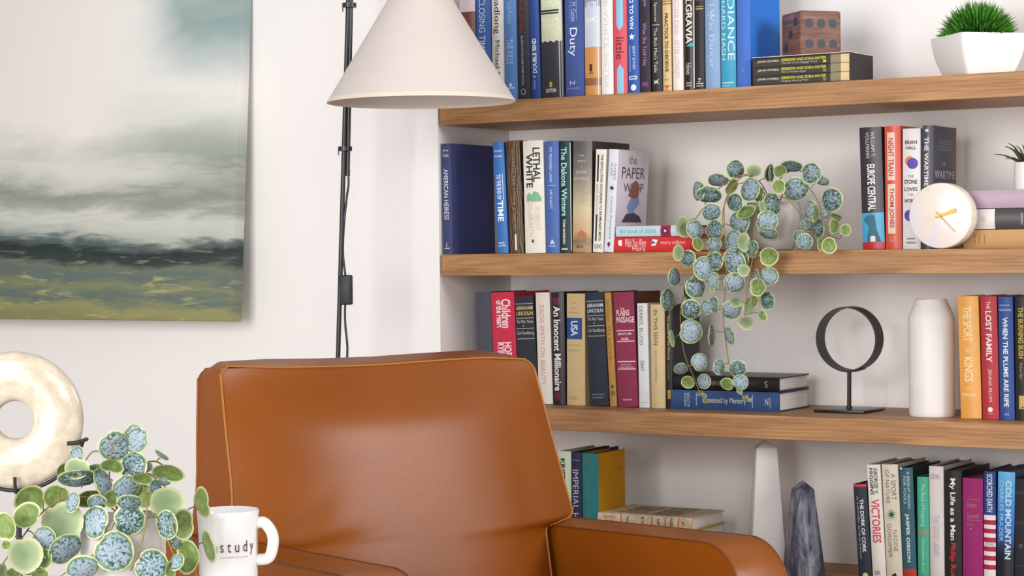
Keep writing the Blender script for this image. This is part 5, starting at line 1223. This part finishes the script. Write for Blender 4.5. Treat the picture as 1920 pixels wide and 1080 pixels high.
for i in range(1500):
    u_ = random.random(); th_ = random.uniform(0, 2 * math.pi); ph_ = math.acos(1 - u_ * .98)
    d = Vector((math.sin(ph_) * math.cos(th_), math.sin(ph_) * math.sin(th_), math.cos(ph_)))
    hgt = rg * random.uniform(.86, 1.04)
    c0 = Vector((0, 0, hg * .86)); tip = c0 + Vector((d.x * hgt, d.y * hgt, d.z * hgt * 1.02)) + Vector((random.uniform(-1, 1), random.uniform(-1, 1), random.uniform(-.4, 1))) * .006
    bs = c0 + Vector((d.x, d.y, d.z)) * hgt * random.uniform(.55, .7)
    if abs(bs.x) > t0 / 2 - .012 or abs(bs.y) > t0 / 2 - .012: bs = c0 + d * hgt * .5
    tip.z = max(tip.z, hg + .003)
    sd = d.cross(Vector((random.uniform(-1, 1), random.uniform(-1, 1), random.uniform(-1, 1)))).normalized() * .0013
    md = (bs + tip) / 2 + d * .001
    v_ = [bm.verts.new(p) for p in (bs - sd, bs + sd, md + sd * .9, tip, md - sd * .9)]; bm.faces.new(v_)
gf = link_mesh('grass_tuft', bm, GRS, grass, recalc=False)
bm = bmesh.new(); lathe(bm, [(0, hg * .86 + rg * .55), (rg * .3, hg * .86 + rg * .46), (rg * .55, hg * .86 + rg * .2), (rg * .6, hg * .81)], 20); link_mesh('grass_core', bm, pm('1c3a18', .9, .1), grass, smooth=50)
# little spiky plant on the lilac book
zl = ZS[2] + .0734 + .0335
Yp = .105; Xp = xat(1927, Yp, zl); dp = (Vector((Xp, Yp, zl)) - CAM).dot(D0); kp = dp / F_PX
air = thing('spiky_plant', 'small spiky dark plant in a white cylinder pot atop the lilac book', 'plant', (Xp, Yp, zl + .0003))
rp = 24.5 * kp; hp = atD(1927, 304.5, dp).z - zl
bm = bmesh.new(); lathe(bm, [(0, 0), (rp * .98, 0), (rp, .002), (rp, hp), (rp * .93, hp), (rp * .93, hp * .9), (0, hp * .9)], 40); link_mesh('pot', bm, GLZ, air, smooth=40)
SPK = NT('spiky_leaf', .5, .35); SPK.color(SPK.ramp(SPK.noise(SPK.mapping((1, 1, 1)), 30), [(.3, '2f3a24'), (.7, '56603a')])); SPK = SPK.m
bm = bmesh.new()
for i in range(26):
    th_ = i * 2.399; el = math.radians(random.uniform(24, 80)); L_ = random.uniform(.045, .062)
    d = Vector((math.cos(th_) * math.cos(el), math.sin(th_) * math.cos(el), math.sin(el)))
    b0_ = Vector((math.cos(th_), math.sin(th_), 0)) * .005 + Vector((0, 0, hp * .88))
    pts = [b0_, b0_ + d * L_ * .35, b0_ + d * L_ * .7 + Vector((0, 0, -.002)), b0_ + d * L_ + Vector((math.cos(th_) * .006, math.sin(th_) * .006, -.008))]
    pts = spline(pts, 3); tube(bm, pts, [.0030 * (1 - j / (len(pts) - 1)) + .0004 for j in range(len(pts))], 6)
link_mesh('spiky_leaves', bm, SPK, air, smooth=60)
